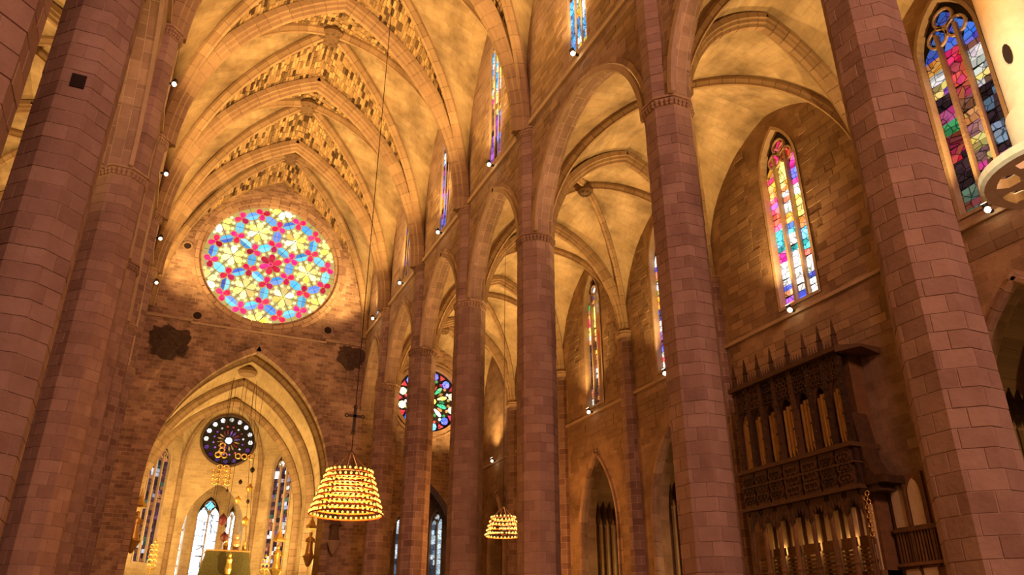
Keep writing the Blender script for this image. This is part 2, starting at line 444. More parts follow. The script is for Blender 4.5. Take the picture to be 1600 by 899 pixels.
# ------------------------------------------------------------------ arcade and clerestory walls
WIN_C = [(YS[i] + YS[i + 1]) / 2 for i in range(7)]
def arcade_wall(sg, name, detail):
    ZC = ZCS[sg]
    S = struct(name, 'stone arcade and clerestory wall above the %s pillars' % ('right' if sg > 0 else 'left'))
    fr = frame((sg * XF, 0, 0), (0, 1, 0), (sg, 0, 0))
    out = [(YS[0], ZC + .3)]
    for i in range(7):
        y0, y1 = YS[i] + (.72 if i else .0), YS[i + 1] - (.72 if i < 6 else .3)
        c, a = (y0 + y1) / 2, (y1 - y0) / 2
        out += [(y0 if i else y0 + .01, ZC + .3)] + arch_top(c, a - .02, ZC + .5, 26.7) + [(y1, ZC + .3)]
    out += [(YE, ZC + .3), (YE, 43.4), (YS[0], 43.4)]
    holes = [arch_poly(c, .95, 28.6, 37.2, 39.0, 6) for c in WIN_C]
    plate('clerestory_wall', out, holes, fr, WT, M['cwall'], S)
    for i in range(7):
        y0, y1 = YS[i] + .72, YS[i + 1] - (.72 if i < 6 else .3)
        c, a = (y0 + y1) / 2, (y1 - y0) / 2
        A = bpy.data.objects.new('arcade_arch', None); COL.objects.link(A); A.parent = S
        h = half_arch(a, 26.7 - ZC - .5, 14)
        pl = [(sg * (XF + WT / 2), c - a + s, ZC + .5 + z) for s, z in h]; pr = [(sg * (XF + WT / 2), c + a - s, ZC + .5 + z) for s, z in h]
        pc = .62 if (detail and i > 0) or i in (2, 3) else 3
        sweep('voussoir', pl, (1, 0, 0), moulding(1.12, .55), M['vous'], A, pc, .012, -1, .03)
        sweep('voussoir', pr, (1, 0, 0), moulding(1.12, .55), M['vous'], A, pc, .012, 1, .03)
        # hood mould on the nave face
        for pts, flp in ((pl, -1), (pr, 1)):
            q = [(sg * (XF - .01), y, z) for x, y, z in pts]
            sweep('hood_mould', q, (sg, 0, 0), [(-.1, -.1), (-.1, -.36), (.05, -.42), (.05, -.1)], M['trim'], A, 40, 0, flp * sg)
    MB().box(min(sg * XF, sg * (XF - .16)), max(sg * XF, sg * (XF - .16)), YS[0], YE, 27.72, 27.98).build('string_course', M['trim'], S)
    return S
WR = arcade_wall(1, 'wall_right_arcade', True)
WL = arcade_wall(-1, 'wall_left_arcade', False)

def wall_blocks(parent, fr, u0, u1, z0, z1, bad, bw=.9, bh=.42, cap=295, mat='wblock', key=None):
    """stones laid in courses proud of the wall; the cap that show largest stay single objects"""
    o, h, n = fr; L_ = []
    z = z0; row = 0
    while z + bh <= z1:
        u = u0 + (bw / 2 if row % 2 else 0)
        while u + .3 < u1:
            wd = bw * R.choice((.7, 1, 1, 1.25))
            if u + wd > u1: break
            if not any(bad(a, b) for a in (u, u + wd / 2, u + wd) for b in (z, z + bh / 2, z + bh)): L_.append((u, z, wd))
            u += wd
        z += bh; row += 1
    L_.sort(key=lambda q: (o + h * q[0] + Vector((0, 0, q[1])) - CAM).length)
    big = MB()
    for k, (u, z, wd) in enumerate(L_):
        d = R.uniform(.012, .035); g = .012
        mb = MB() if k < cap else big
        c = .015
        P4 = [(u + g, z + g), (u + wd - g, z + g), (u + wd - g, z + bh - g), (u + g, z + bh - g)]
        Q4 = [(u + g + c, z + g + c), (u + wd - g - c, z + g + c), (u + wd - g - c, z + bh - g - c), (u + g + c, z + bh - g - c)]
        v = [o + h * a + Vector((0, 0, b)) + n * .03 for a, b in P4] + [o + h * a + Vector((0, 0, b)) - n * (d - .01) for a, b in P4] + [o + h * a + Vector((0, 0, b)) - n * d for a, b in Q4]
        f = [(8, 9, 10, 11)] + [(i, (i + 1) % 4, 4 + (i + 1) % 4, 4 + i) for i in range(4)] + [(4 + i, 4 + (i + 1) % 4, 8 + (i + 1) % 4, 8 + i) for i in range(4)]
        mb.add(v, f)
        if k < cap: mb.build('stone_block', M[mat], parent)
    if big.v:
        b = big.build('farther_stone_blocks', M[mat], parent); b['kind'] = 'stuff'

def clere_bad(u, z):
    for i in range(7):
        y0, y1 = YS[i] + .72, YS[i + 1] - .72
        c, a = (y0 + y1) / 2, (y1 - y0) / 2
        if abs(u - YS[i]) < .62: return True
        if YS[i] <= u <= YS[i + 1]:
            if abs(u - c) < arch_width(z, a + .45, ZC + .5, 27.3): return True
            if abs(u - c) < 1.35 and 27.7 < z < 39.6: return True
    return 27.6 < z < 28.1
wall_blocks(WR, frame((XF, 0, 0), (0, 1, 0), (1, 0, 0)), 20.6, 50, 22.5, 33.6, clere_bad, .8, .40)

# ------------------------------------------------------------------ stained glass windows
NW = [0]
def pane(poly, fr, mat, parent, d=.0, th=.035):
    return MB().prism(poly, fr, d, d + th).build('glass_pane', mat, parent)
def lancet(fr, c, a, z0, zs, za, lights, rows, palette, label, s=1.5, depth=.45, head=True, vs=3.5, rim=.16, vary=.16, change=.3):
    """window set into the wall: frame, mullions, tracery head and leaded panes"""
    NW[0] += 1
    S = struct('window_%d' % NW[0], label); o, h, n = fr
    ring = arch_poly(c, a, z0, zs, za, 8); inn = arch_poly(c, a - rim, z0 + rim, zs, za - rim * 1.4, 8)
    mb = MB(); K = len(ring)
    v = [o + h * u + Vector((0, 0, z)) + n * d for d, lp in ((-.05, ring), (-.05, inn), (depth, inn), (depth, ring)) for u, z in lp]
    f = []
    for q in range(3):
        for i in range(K):
            j = (i + 1) % K; f.append((q * K + i, q * K + j, (q + 1) * K + j, (q + 1) * K + i))
    mb.add(v, f); mb.build('window_frame', M['trim'], S)
    MB().prism(inn, fr, depth - .05, depth).build('lead_ground', M['lead'], S)
    ai = a - rim; lw = 2 * ai / lights
    zt = zs - (ai * .1)
    for k in range(1, lights):
        u = c - ai + k * lw; ztop = zs + (za - zs) * .35
        MB().prism([(u - .07, z0 + rim), (u + .07, z0 + rim), (u + .07, ztop), (u - .07, ztop)], fr, depth - min(.32, depth * .8), depth - .06).build('mullion', M['trim'], S)
    dz = (zs - z0 - rim) / rows; passage = {}
    for k in range(lights):
        ul, ur = c - ai + k * lw + .085, c - ai + (k + 1) * lw - .085
        if k == 0: ul -= .07
        if k == lights - 1: ur += .07
        for r in range(rows + (0 if head else 4)):
            za0, zb0 = z0 + rim + r * dz + .015, z0 + rim + (r + 1) * dz - .015
            hw = arch_width(zb0, ai, zs, za - rim * 1.4) - .03
            x0, x1 = max(ul, c - hw), min(ur, c + hw)
            if x1 - x0 < .08: continue
            cut = [x0, x1]
            if lw > .45 and R.random() < .65: cut = [x0, x0 + (x1 - x0) * R.uniform(.35, .65), x1]
            sk = R.uniform(-.25, .25) * dz
            for p, q in zip(cut, cut[1:]):
                ck = (k, r // 2)
                if ck not in passage or R.random() < change: passage[ck] = palette((za0 - z0) / (zs - z0) * .84, k)
                col = passage[ck]
                e0 = sk * (p - x0) / (x1 - x0); e1 = sk * (q - x0) / (x1 - x0)
                if r == 0 or r == rows - 1: e0 = e1 = 0
                pane([(p + .012, za0 + e0), (q - .012, za0 + e1), (q - .012, zb0 + e1), (p + .012, zb0 + e0)], fr, glass(col, s, vs, vary), S, depth - .1)
        if head:   # lancet head of each light
            u = (ul + ur) / 2; hh = (ur - ul) * .8
            hw = arch_width(zs + hh * .6, ai, zs, za - rim * 1.4)
            if abs(u - c) + (ur - ul) * .3 < hw + .1:
                pane([(ul, zs + .01), (ur, zs + .01), (ur - (ur - ul) * .18, zs + hh * .55), (u, zs + hh), (ul + (ur - ul) * .18, zs + hh * .55)], fr, glass(palette(.82, k), s, vs, vary), S, depth - .1)
    if head:   # small tracery lights and the bars between them
        z = zs + lw * .9; row = lights - 1 if lights > 1 else 1
        tr = MB()
        while row >= 1:
            for k in range(row):
                u = c + (k - (row - 1) / 2) * lw; rr = lw * .44
                if abs(u - c) + rr * .8 > arch_width(z + rr * .3, ai, zs, za - rim * 1.4) + .08: continue
                pane([(u + rr * (1 if i % 2 == 0 else .72) * math.cos(PI / 4 * i + PI / 2), z + rr * (1.15 if i % 2 == 0 else .72) * math.sin(PI / 4 * i + PI / 2)) for i in range(8)], fr, glass(palette(.95, k), s, vs, vary), S, depth - .1)
                tr.add(*ring_geo(fr, u, z, rr * 1.12, .05, depth - .22, depth - .08))
            z += lw * .86; row -= 1
            if z > za: break
        if tr.v: tr.build('tracery', M['trim'], S)
    return S
def ring_geo(fr, u, z, r, wd, d0, d1, n=14):
    o, h, nn = fr; v = []
    for d in (d0, d1):
        for rr in (r - wd, r + wd):
            for i in range(n):
                a = 2 * PI * i / n; v.append(o + h * (u + rr * math.cos(a)) + Vector((0, 0, z + rr * math.sin(a))) + nn * d)
    f = []
    for i in range(n):
        j = (i + 1) % n
        f += [(i, j, n + j, n + i), (2 * n + i, 3 * n + i, 3 * n + j, 2 * n + j), (i, 2 * n + i, 2 * n + j, j), (n + i, n + j, 3 * n + j, 3 * n + i)]
    return v, f
RED, MAG, ORA, YEL, BLU, SKY, TEA, WHI, PUR, GRN, BRN, DRK = (.85, .02, .03), (.75, .02, .28), (1., .33, .02), (1., .72, .12), (.04, .12, .85), (.10, .45, 1.), (.04, .50, .50), (.95, .88, .80), (.35, .08, .55), (.05, .5, .12), (.30, .10, .04), (.06, .025, .03)
def pick(*c): return R.choice(c)
def pal_w1(t, k):
    if t > .88: return pick(RED, MAG, RED, RED)
    if t > .68: return (pick(RED, RED, MAG, ORA), pick(ORA, YEL, WHI, YEL), pick(MAG, BLU, WHI, MAG))[k % 3]
    if t > .48: return (pick(RED, MAG, RED, ORA, PUR), pick(WHI, WHI, BLU, ORA), pick(WHI, YEL, SKY, ORA))[k % 3]
    if t > .25: return (pick(SKY, TEA, MAG, BLU, WHI), pick(WHI, SKY, TEA, WHI), pick(SKY, RED, BLU, TEA, ORA))[k % 3]
    return pick(WHI, WHI, BLU, ORA, PUR, WHI)
def pal_w0(t, k):
    if t > .80: return pick(BLU, BLU, (.06, .10, .75), BLU)
    if t > .56: return (pick(WHI, YEL, ORA, PUR, DRK), pick(RED, RED, (.6, .05, .04), RED), pick(WHI, YEL, MAG, WHI, BRN))[k % 3]
    if t > .42: return (pick(MAG, WHI, GRN, DRK), pick(ORA, BRN, YEL, BRN), pick((.2, .26, .4), DRK, DRK))[k % 3]
    if t > .22: return (pick(RED, DRK, (.35, .02, .03)), pick(YEL, BRN, DRK, (.6, .2, .2)), pick((.25, .3, .4), DRK, DRK))[k % 3]
    if t > .16: return MAG
    return pick(DRK, BRN, (.2, .3, .2), DRK, (.3, .04, .03))
def pal_w3(t, k):
    if t > .86: return pick(BLU, BLU, WHI)
    if t > .55: return pick(YEL, WHI, RED, WHI, GRN, ORA, BRN, YEL)
    if t > .3: return pick(RED, DRK, BRN, DRK, ORA)
    return pick(DRK, BRN, DRK, WHI, BRN)
def pal_w2(t, k): return pick(BLU, YEL, WHI, RED, SKY, ORA) if t > .45 else pick(PUR, BLU, WHI, RED, TEA)
def pal_c1(t, k): return pick(YEL, ORA, SKY, SKY, WHI, SKY, BRN) if t < .3 else pick(SKY, YEL, ORA, BRN, WHI)
def pal_c2(t, k):
    if t > .84: return pick(SKY, (.05, .55, .75), SKY)
    if t > .5: return pick(YEL, WHI, SKY, YEL)
    if t > .3: return pick(ORA, YEL, BRN, MAG)
    return pick(BRN, PUR, DRK, BLU)
def pal_c3(t, k):
    if t > .75: return pick(YEL, WHI, SKY, ORA)
    if t > .5: return pick(SKY, WHI, DRK, BRN)
    return pick(BLU, PUR, ORA, BRN, DRK)
def pal_ap(t, k):
    if t > .85: return pick(WHI, GRN, (.3, .05, .05), WHI, DRK)
    return pick(DRK, BRN, DRK, (.12, .05, .12), DRK, BRN, DRK, BRN, WHI, (.5, .5, .6), (.06, .10, .06), DRK)
def pal_white(t, k): return pick((.85, .93, 1.), (.95, .97, 1.)) if t < .72 else pick(SKY, (.5, .8, 1.), WHI)
def pal_blue(t, k): return pick((.35, .5, .62), (.5, .62, .7), (.10, .14, .2), (.05, .06, .09), (.6, .7, .78))

# aisle windows, right side
FA = frame((XW, 0, 0), (0, 1, 0), (1, 0, 0))
FAL = frame((-XW, 0, 0), (0, 1, 0), (-1, 0, 0))
AW = [(15.55, 1.5, pal_w0, 3, 24, .62, 'tall three-light stained glass window with cobalt blue head beside cream post'),
      (25.75, 1.42, pal_w1, 3, 24, 1.7, 'tall brilliant red and blue stained glass window above the organ'),
      (36.85, 1.15, pal_w2, 2, 22, 1.2, 'narrow stained glass window half hidden behind the second right pillar'),
      (45.6, 1.25, pal_w3, 3, 22, 1.7, 'slender stained glass lancet with blue tip and dull lower panes over chapel arch'),
      (54.9, .9, pal_w3, 2, 12, .12, 'dim unlit lancet window in the far aisle wall')]
for c, a, pal, n, rows, s, lb in AW:
    lancet(FA, c, a, 16.95, 24.7, 27.4, n, rows, (lambda t, k, p_=pal, n_=n: p_(t, n_ - 1 - k)), lb, s, vs=2.6)
# clerestory windows, right side, seen steeply from below
FC = frame((XF + .06, 0, 0), (0, 1, 0), (1, 0, 0))
for c, pal, s, lb, rows in ((WIN_C[2], pal_c1, 1.1, 'clerestory window with turquoise and amber panes cut by the top edge', 20),
                      (WIN_C[3], pal_c2, 1.2, 'clerestory lancet with turquoise head above the third right pillar', 20),
                      (WIN_C[4], pal_c3, 1.2, 'clerestory lancet with yellow and blue panes above the fourth right pillar', 18),
                      (WIN_C[5], pal_c3, .3, 'dull clerestory lancet next before the end bay on the right', 14),
                      (WIN_C[6], pal_white, .8, 'small pale clerestory lancet beside the great rose', 10)):
    lancet(FC, c, .95, 28.6, 37.2, 39.0, 3, rows, pal, lb, s, depth=.16, rim=.08)

# ------------------------------------------------------------------ aisle walls with chapel openings
def aisle_wall(sg, name):
    S = struct(name, 'outer aisle wall of coursed stone on the %s' % ('right' if sg > 0 else 'left'))
    fr = FA if sg > 0 else FAL
    out = [(YS[0], 0)]; ops = []
    for i in range(7):
        c = WIN_C[i]; a = {1: 3.0, 2: 3.2, 3: 3.2, 4: 2.75, 5: 2.9, 6: 2.0}.get(i, 3.0)
        if sg > 0 and i == 2: continue          # the organ bay is closed
        out += arch_poly(c, a, 0, 8.6, 14.2); ops.append((c, a))
    out += [(YE, 0), (YE, 30.5), (YS[0], 30.5)]
    holes = [arch_poly(c, a, 16.95, 24.7, 27.4, 8) for c, a, *_ in AW] if sg > 0 else []
    plate('aisle_wall', out, holes, fr, 1.3, M['awall'], S)
    o, h, n = fr
    for c, a in ops:
        A = bpy.data.objects.new('chapel_arch', None); COL.objects.link(A); A.parent = S
        hh = half_arch(a, 14.2 - 8.6, 10)
        pts = [(c - a, .0), (c - a, 4), (c - a, 8.6)] + [(c - a + s, 8.6 + z) for s, z in hh[1:]]
        q = [(sg * (XW + .15), y, z) for y, z in pts]; q2 = [(sg * (XW + .15), 2 * c - y, z) for y, z in pts]
        prof = [(-.2, -.45), (-.3, -.4), (-.3, -.25), (-.18, -.2), (-.16, 0), (.1, .06), (.2, .18), (.5, .22), (.5, -.05), (0, -.1), (0, -.45)]
        prof = [(p * sg, i_) for p, i_ in prof]
        sweep('voussoir', q, (1, 0, 0), prof, M['vous'], A, .8 if sg > 0 else 5, .01, -1)
        sweep('voussoir', q2, (1, 0, 0), prof, M['vous'], A, .8 if sg > 0 else 5, .01, 1)
        # side chapel behind the arch: back wall with tall mouldings, side walls, vault
        b = MB(); x0, x1 = XW + 1.2, XW + 4.4
        pts = arch_poly(c, a + .7, 0, 9, 15, 8)
        v = [(sg * x, y, z) for x in (x0, x1) for y, z in pts]; K = len(pts)
        f = [(i, i + 1, K + i + 1, K + i) for i in range(K - 1)] + [tuple(range(K, 2 * K))]
        obj('side_chapel', v, f, M['awall'], A, [(y, z) for x in (x0, x1) for y, z in pts])
        if sg > 0:
            MB().box(x1 - .75, x1 - .3, c - a * .9, c + a * .9, 9.3, 10.3).build('retable_cornice', M['wood'], A)
            for k in range(6):     # tall mouldings and a dark carved crest along the side seen from the nave
                x = x0 + .3 + k * .5
                MB().lathe([(.13, 0), (.13, 9.4), (.17, 9.5), (.02, 10.4)], 6, (x, c + a + .5, 0)).build('panel_shaft', M['trim'], A)
                MB().lathe([(.16, 0), (.24, .35), (.20, .8), (.10, 1.3), (.02, 2.0 + .3 * (k % 2))], 6, (x + .25, c + a + .42, 9.6)).build('retable_pinnacle', M['wood'], A)
            for k in range(7):
                y = c - a + (k + .5) * 2 * a / 7
                MB().lathe([(.10, 0), (.16, .3), (.12, .9), (.02, 1.5 + .5 * (k % 2))], 6, (sg * (x1 - .5), y, 10.2 + .6 * (k % 2))).build('retable_pinnacle', M['wood'], A)
                MB().lathe([(.16, 0), (.16, 9.0 + (2.4 if k % 2 else 1.2)), (.02, 9.9 + (2.4 if k % 2 else 1.2))], 6, (sg * (x1 - .2), y, 0)).build('panel_shaft', M['trim'], A)
    MB().box(min(sg * XW, sg * (XW - .14)), max(sg * XW, sg * (XW - .14)), YS[0], YE, 16.45, 16.62).build('string_course', M['trim'], S)
    # responds between the bays
    for i in range(1, 7):
        cx = sg * XW
        R_ = bpy.data.objects.new('respond', None); COL.objects.link(R_); R_.parent = S
        vv, ff, uu = oct_prism(.55, 0, ZC, cx, YS[i]); obj('respond_shaft', vv, ff, M['pillar'], R_, uu)
        mb = MB(); carved_cap(mb, .5, ZC, .45, cx, YS[i]); mb.build('respond_capital', M['vous'], R_)
    return S
AR = aisle_wall(1, 'wall_right_aisle')
AL = aisle_wall(-1, 'wall_left_aisle')
def aisle_bad(u, z):
    for i, c in enumerate(WIN_C):
        if abs(u - YS[i]) < .75: return True
        if abs(u - c) < 1.7 and 16.7 < z < 27.6: return True
        if i != 2 and abs(u - c) < arch_width(z, 3.85, 8.6, 15.0): return True
        if i == 2 and 21.6 < u < 30.3 and z < 13.6: return True
    return 16.3 < z < 16.8
wall_blocks(AR, FA, 12, 50.0, 4.2, 27.6, aisle_bad)

# ------------------------------------------------------------------ vaults
def lerp3(a, b, t): return a + (b - a) * t
def vault(S, x0, x1, y0, y1, zs, zt, zw0, zw1, zb, stw, near=True, transverse=True, td=.9, tw=1.0, dd=.55, dw=.6, piece=.85, slabs=True, boss_r=1.0):
    """four-part rib vault over one bay: webs, moulded ribs cut in voussoirs, boss"""
    xc, yc = (x0 + x1) / 2, (y0 + y1) / 2
    N = 18
    def curve(fx, fy, ax, ay, za, stilt=0):
        a = math.hypot(ax - fx, ay - fy); h = half_arch(a, za - zs, N, stilt)
        return [Vector((fx + (ax - fx) * s / a, fy + (ay - fy) * s / a, zs + z)) for s, z in h]
    def resamp(c, n):
        cum = [0]
        for a, b in zip(c, c[1:]): cum.append(cum[-1] + (b - a).length)
        out = []; i = 0
        for k in range(n + 1):
            s = cum[-1] * k / n
            while i < len(cum) - 2 and cum[i + 1] < s: i += 1
            out.append(lerp3(c[i], c[i + 1], (s - cum[i]) / (cum[i + 1] - cum[i])))
        return out
    n = 20; mcols = 6
    for side in ('y0', 'y1', 'x0', 'x1'):
        v = []; f = []; uv = []; sl = MB(); nq = 0
        for half in (0, 1):
            if side[0] == 'y':
                fx = x0 if half == 0 else x1; fy = y0 if side == 'y0' else y1
                A = resamp(curve(fx, fy, xc, fy, zt), n)
            else:
                fx = x0 if side == 'x0' else x1; fy = y0 if half == 0 else y1
                A = resamp(curve(fx, fy, fx, yc, zw0 if side == 'x0' else zw1, stw), n)
            D = resamp(curve(fx, fy, xc, yc, zb), n)
            base = len(v); sgn = 1 if half == 0 else -1
            vv = 0
            for i in range(n + 1):
                if i: vv += (A[i] - A[i - 1]).length
                wd = (D[i] - A[i]).length
                for j in range(mcols + 1):
                    p = lerp3(A[i], D[i], j / mcols); p.z += .12 * wd / 6 * math.sin(PI * j / mcols)
                    v.append(p); uv.append((wd * j / mcols + half * 40, vv))
            for i in range(n):
                for j in range(mcols):
                    a = base + i * (mcols + 1) + j; q = (a, a + 1, a + mcols + 2, a + mcols + 1)
                    f.append(q)
            if slabs and side[0] == 'y':
                A2 = resamp(A, 76); D2 = resamp(D, 76)
                for i in range(18, 76):
                    wd = (D2[i] - A2[i]).length; k = int(wd / .62); off = R.random()
                    for q in range(k):
                        if R.random() < .22: continue
                        t0, t1 = (q + off * .6 + .05) / (k + .6), (q + off * .6 + .9) / (k + .6)
                        e = .08
                        c4 = [lerp3(lerp3(A2[i], A2[i + 1], ea), lerp3(D2[i], D2[i + 1], ea), tt) for tt, ea in ((t0, e), (t1, e), (t1, 1 - e), (t0, 1 - e))]
                        nm = (c4[1] - c4[0]).cross(c4[3] - c4[0]); nm.normalize()
                        if nm.z > 0: nm = -nm
                        off3 = Vector((0, 0, .12 * wd / 6 * math.sin(PI * (t0 + t1) / 2)))
                        dp = R.uniform(.03, .09)
                        sl.add([p + off3 - nm * .1 for p in c4] + [p + off3 + nm * dp for p in c4], [(0, 1, 5, 4), (1, 2, 6, 5), (2, 3, 7, 6), (3, 0, 4, 7), (4, 5, 6, 7)])
        wb = obj('vault_web', v, f, M['webd'] if side[0] == 'y' and slabs else M['webp'], S, uv, True)
        if sl.v:
            o = obj('web_stones', sl.v, sl.f, M['slabs'], wb); o['kind'] = 'stuff'
    # ribs
    for fx, fy in ((x0, y0), (x1, y0), (x0, y1), (x1, y1)):
        c = curve(fx, fy, xc, yc, zb); hd = Vector((xc - fx, yc - fy, 0)).normalized(); nr = hd.cross(Vector((0, 0, 1)))
        rb = bpy.data.objects.new('diagonal_rib', None); COL.objects.link(rb); rb.parent = S
        sweep('voussoir', c, nr, ribsec(dw, dd), M['rib'], rb, piece, .01, 1)
    if transverse:
        for sx in (0, 1):
            fx = x0 if sx == 0 else x1
            c = curve(fx, y0, xc, y0, zt); hd = Vector((xc - fx, 0, 0)).normalized(); nr = hd.cross(Vector((0, 0, 1)))
            rb = bpy.data.objects.new('transverse_rib', None); COL.objects.link(rb); rb.parent = S
            sweep('voussoir', c, nr, moulding(tw, td), M['rib'], rb, piece, .012, 1, .02)
    mb = MB().lathe([(boss_r * .35, -dd - .35), (boss_r * .75, -dd - .33), (boss_r, -dd - .2), (boss_r * .95, -dd + .1), (boss_r * .6, .1)], 14, (xc, yc, zb))
    for k in range(8): mb.ball((xc + boss_r * .55 * math.cos(k * PI / 4), yc + boss_r * .55 * math.sin(k * PI / 4), zb - dd - .32), .13, 6)
    mb.build('boss', M['boss'], S)
def slab_mat():
    """stones of the rough webs: the tone changes from stone to stone"""
    mt, t, out = nt('web_stones'); L = t.links
    ge = node(t, 'ShaderNodeNewGeometry')
    rp = node(t, 'ShaderNodeValToRGB'); e = rp.color_ramp.elements
    e[0].color = (.06, .032, .014, 1); e[1].color = (.52, .34, .155, 1); e[0].position = .12; e[1].position = .85
    L.new(ge.outputs['Random Per Island'], rp.inputs[0])
    b = node(t, 'ShaderNodeBsdfPrincipled'); b.inputs['Roughness'].default_value = .9; b.inputs['Specular IOR Level'].default_value = .2
    L.new(rp.outputs[0], b.inputs['Base Color']); L.new(b.outputs[0], out.inputs[0]); return mt
M['slabs'] = slab_mat()
CN = struct('ceiling_nave', 'high rib vault of the nave with bosses and rough stone webs')
for i in range(7):
    vis = i >= 2
    vault(CN, -XF, XF, YS[i], YS[i + 1], ZN + .4, 42.0, 41.6, 41.6, 43.2, 4.5, transverse=(i > 0), piece=.9 if vis else 4, slabs=vis)
CR = struct('ceiling_aisle_right', 'golden lit rib vault of the right aisle')
CL = struct('ceiling_aisle_left', 'rib vault of the left aisle glimpsed between pillars')
for i in range(7):
    vault(CR, XF + WT - .1, XW, YS[i], YS[i + 1], ZC + .4, 28.0, 27.9, 28.3, 28.6, .6, transverse=(i > 0), td=.6, tw=.8, dd=.4, dw=.42, piece=.7 if i else 4, slabs=False, boss_r=.5)
    vault(CL, -XW, -XF - WT + .1, YS[i], YS[i + 1], ZC + .4, 28.0, 28.3, 27.9, 28.6, .6, transverse=(i > 0), td=.6, tw=.8, dd=.4, dw=.42, piece=.7 if i in (4, 5, 6) else 5, slabs=False, boss_r=.5)

# ------------------------------------------------------------------ end wall, great rose, aisle roses
FE = frame((0, YE, 0), (1, 0, 0), (0, 1, 0))
ZR, RR = 33.4, 5.85
AO = [(15.6, 2.85), (-15.6, 2.85)]
out = [(-XW, 0)] + arch_poly(-15.9, 3.0, 0, 9.2, 15.0) + arch_poly(0.05, 7.55, 0, 13.5, 25.3, 16) + arch_poly(15.9, 3.0, 0, 9.2, 15.0) + [(XW, 0), (XW, 44.2), (-XW, 44.2)]
EW = struct('wall_end', 'end wall of weathered brick-like stone around the great rose')
plate('end_wall', out, [circle(0, ZR, RR + .25, 64), circle(15.6, 22.5, 3.15), circle(-15.6, 22.5, 3.15)], FE, 1.4, M['ewall'], EW)
def ring_stones(parent, c, z, r, secs, n, mat):
    for (r0, r1, d0, d1, nn) in secs:
        for i in range(nn):
            a0, a1 = 2 * PI * i / nn + .004, 2 * PI * (i + 1) / nn - .004
            p = [(c + r_ * math.cos(a), z + r_ * math.sin(a)) for r_, a in ((r0, a0), (r1, a0), (r1, (a0 + a1) / 2), (r1, a1), (r0, a1), (r0, (a0 + a1) / 2))]
            MB().prism(p, FE, d0, d1).build('rim_stone', M[mat], parent)
rim = bpy.data.objects.new('rose_rim', None); COL.objects.link(rim); rim.parent = EW
ring_stones(rim, 0, ZR, 0, [(RR, RR + .28, .12, .7, 40), (RR + .28, RR + .6, -.10, .3, 44), (RR + .62, RR + .95, -.03, .2, 48)], 0, 'vous')
# chapel arch orders
ca = bpy.data.objects.new('chapel_arch', None); COL.objects.link(ca); ca.parent = EW
hh = half_arch(7.55, 11.8, 18)
for k, (off, y, prof, pc, mt) in enumerate(((0, YE - .02, [(-.12, -.5), (-.12, 0), (.5, 0), (.5, -.5)], .42, 'vous'), (0, YE + .75, [(-.45, -.05), (-.45, .28), (-.2, .5), (.5, .55), (.5, -.05)], .55, 'rib'), (0, YE + 1.6, [(-.4, -.05), (-.4, .6), (-.1, .85), (.6, .95), (.6, -.05)], .6, 'rib'))):
    pts = [(-7.5, y, 0), (-7.5, y, 5), (-7.5, y, 13.5)] + [(-7.5 + s, y, 13.5 + z) for s, z in hh[1:]]
    q2 = [(.1 - x, yy, z) for x, yy, z in pts]
    sweep('voussoir', pts, (0, 1, 0), prof, M[mt], ca, pc, .012, 1, .02); sweep('voussoir', q2, (0, 1, 0), prof, M[mt], ca, pc, .012, -1, .02)
# ledges, oculi, sooty patches
MB().box(-9.2, -5.6, YE - .12, YE, 26.6, 26.85).build('ledge', M['trim'], EW); MB().box(5.6, 9.2, YE - .12, YE, 26.6, 26.85).build('ledge', M['trim'], EW)
MB().box(-5.7, 5.7, YE - .07, YE, 26.45, 26.6).build('ledge', M['trim'], EW)
for u, z, r in ((-7.16, 33.5, .3), (-5.33, 27.2, .34), (5.71, 27.7, .34), (7.94, 34.4, .3)):
    g = MB().prism(circle(u, z, r, 14), FE, -.02, .02).build('oculus', M['dark'], EW)  # solid dark disc, its colour stands for the shade in the opening
    b = MB(); b.add(*ring_geo(FE, u, z, r + .07, .07, -.07, .02)); b.build('oculus_rim', M['vous'], g)
def patch(u, z, w_, h_, seed, parent):
    rr = random.Random(seed); K = 26; mb = MB()
    p = []
    for i in range(K):
        a = 2 * PI * i / K; e = rr.uniform(.72, 1.08)
        x, y = math.cos(a), math.sin(a)
        x = math.copysign(abs(x) ** .7, x); y = math.copysign(abs(y) ** .7, y)
        p.append((u + x * w_ * e, z + y * h_ * e - (.35 * h_ * (1 - abs(x)) if y < 0 else 0)))
    mb.prism(p, FE, -.07, .02)
    for _ in range(70):
        a = rr.uniform(0, 2 * PI); q = math.sqrt(rr.random()) * .85
        mb.prism(circle(u + math.cos(a) * w_ * q, z + math.sin(a) * h_ * q, rr.uniform(.1, .22), 7), FE, -.07 - rr.uniform(.02, .06), -.05)
    mb.build('blackened_patch', M['soot'], parent)
patch(-7.0, 24.7, 1.75, 1.35, 3, EW); patch(8.0, 25.5, 1.35, 1.0, 5, EW)

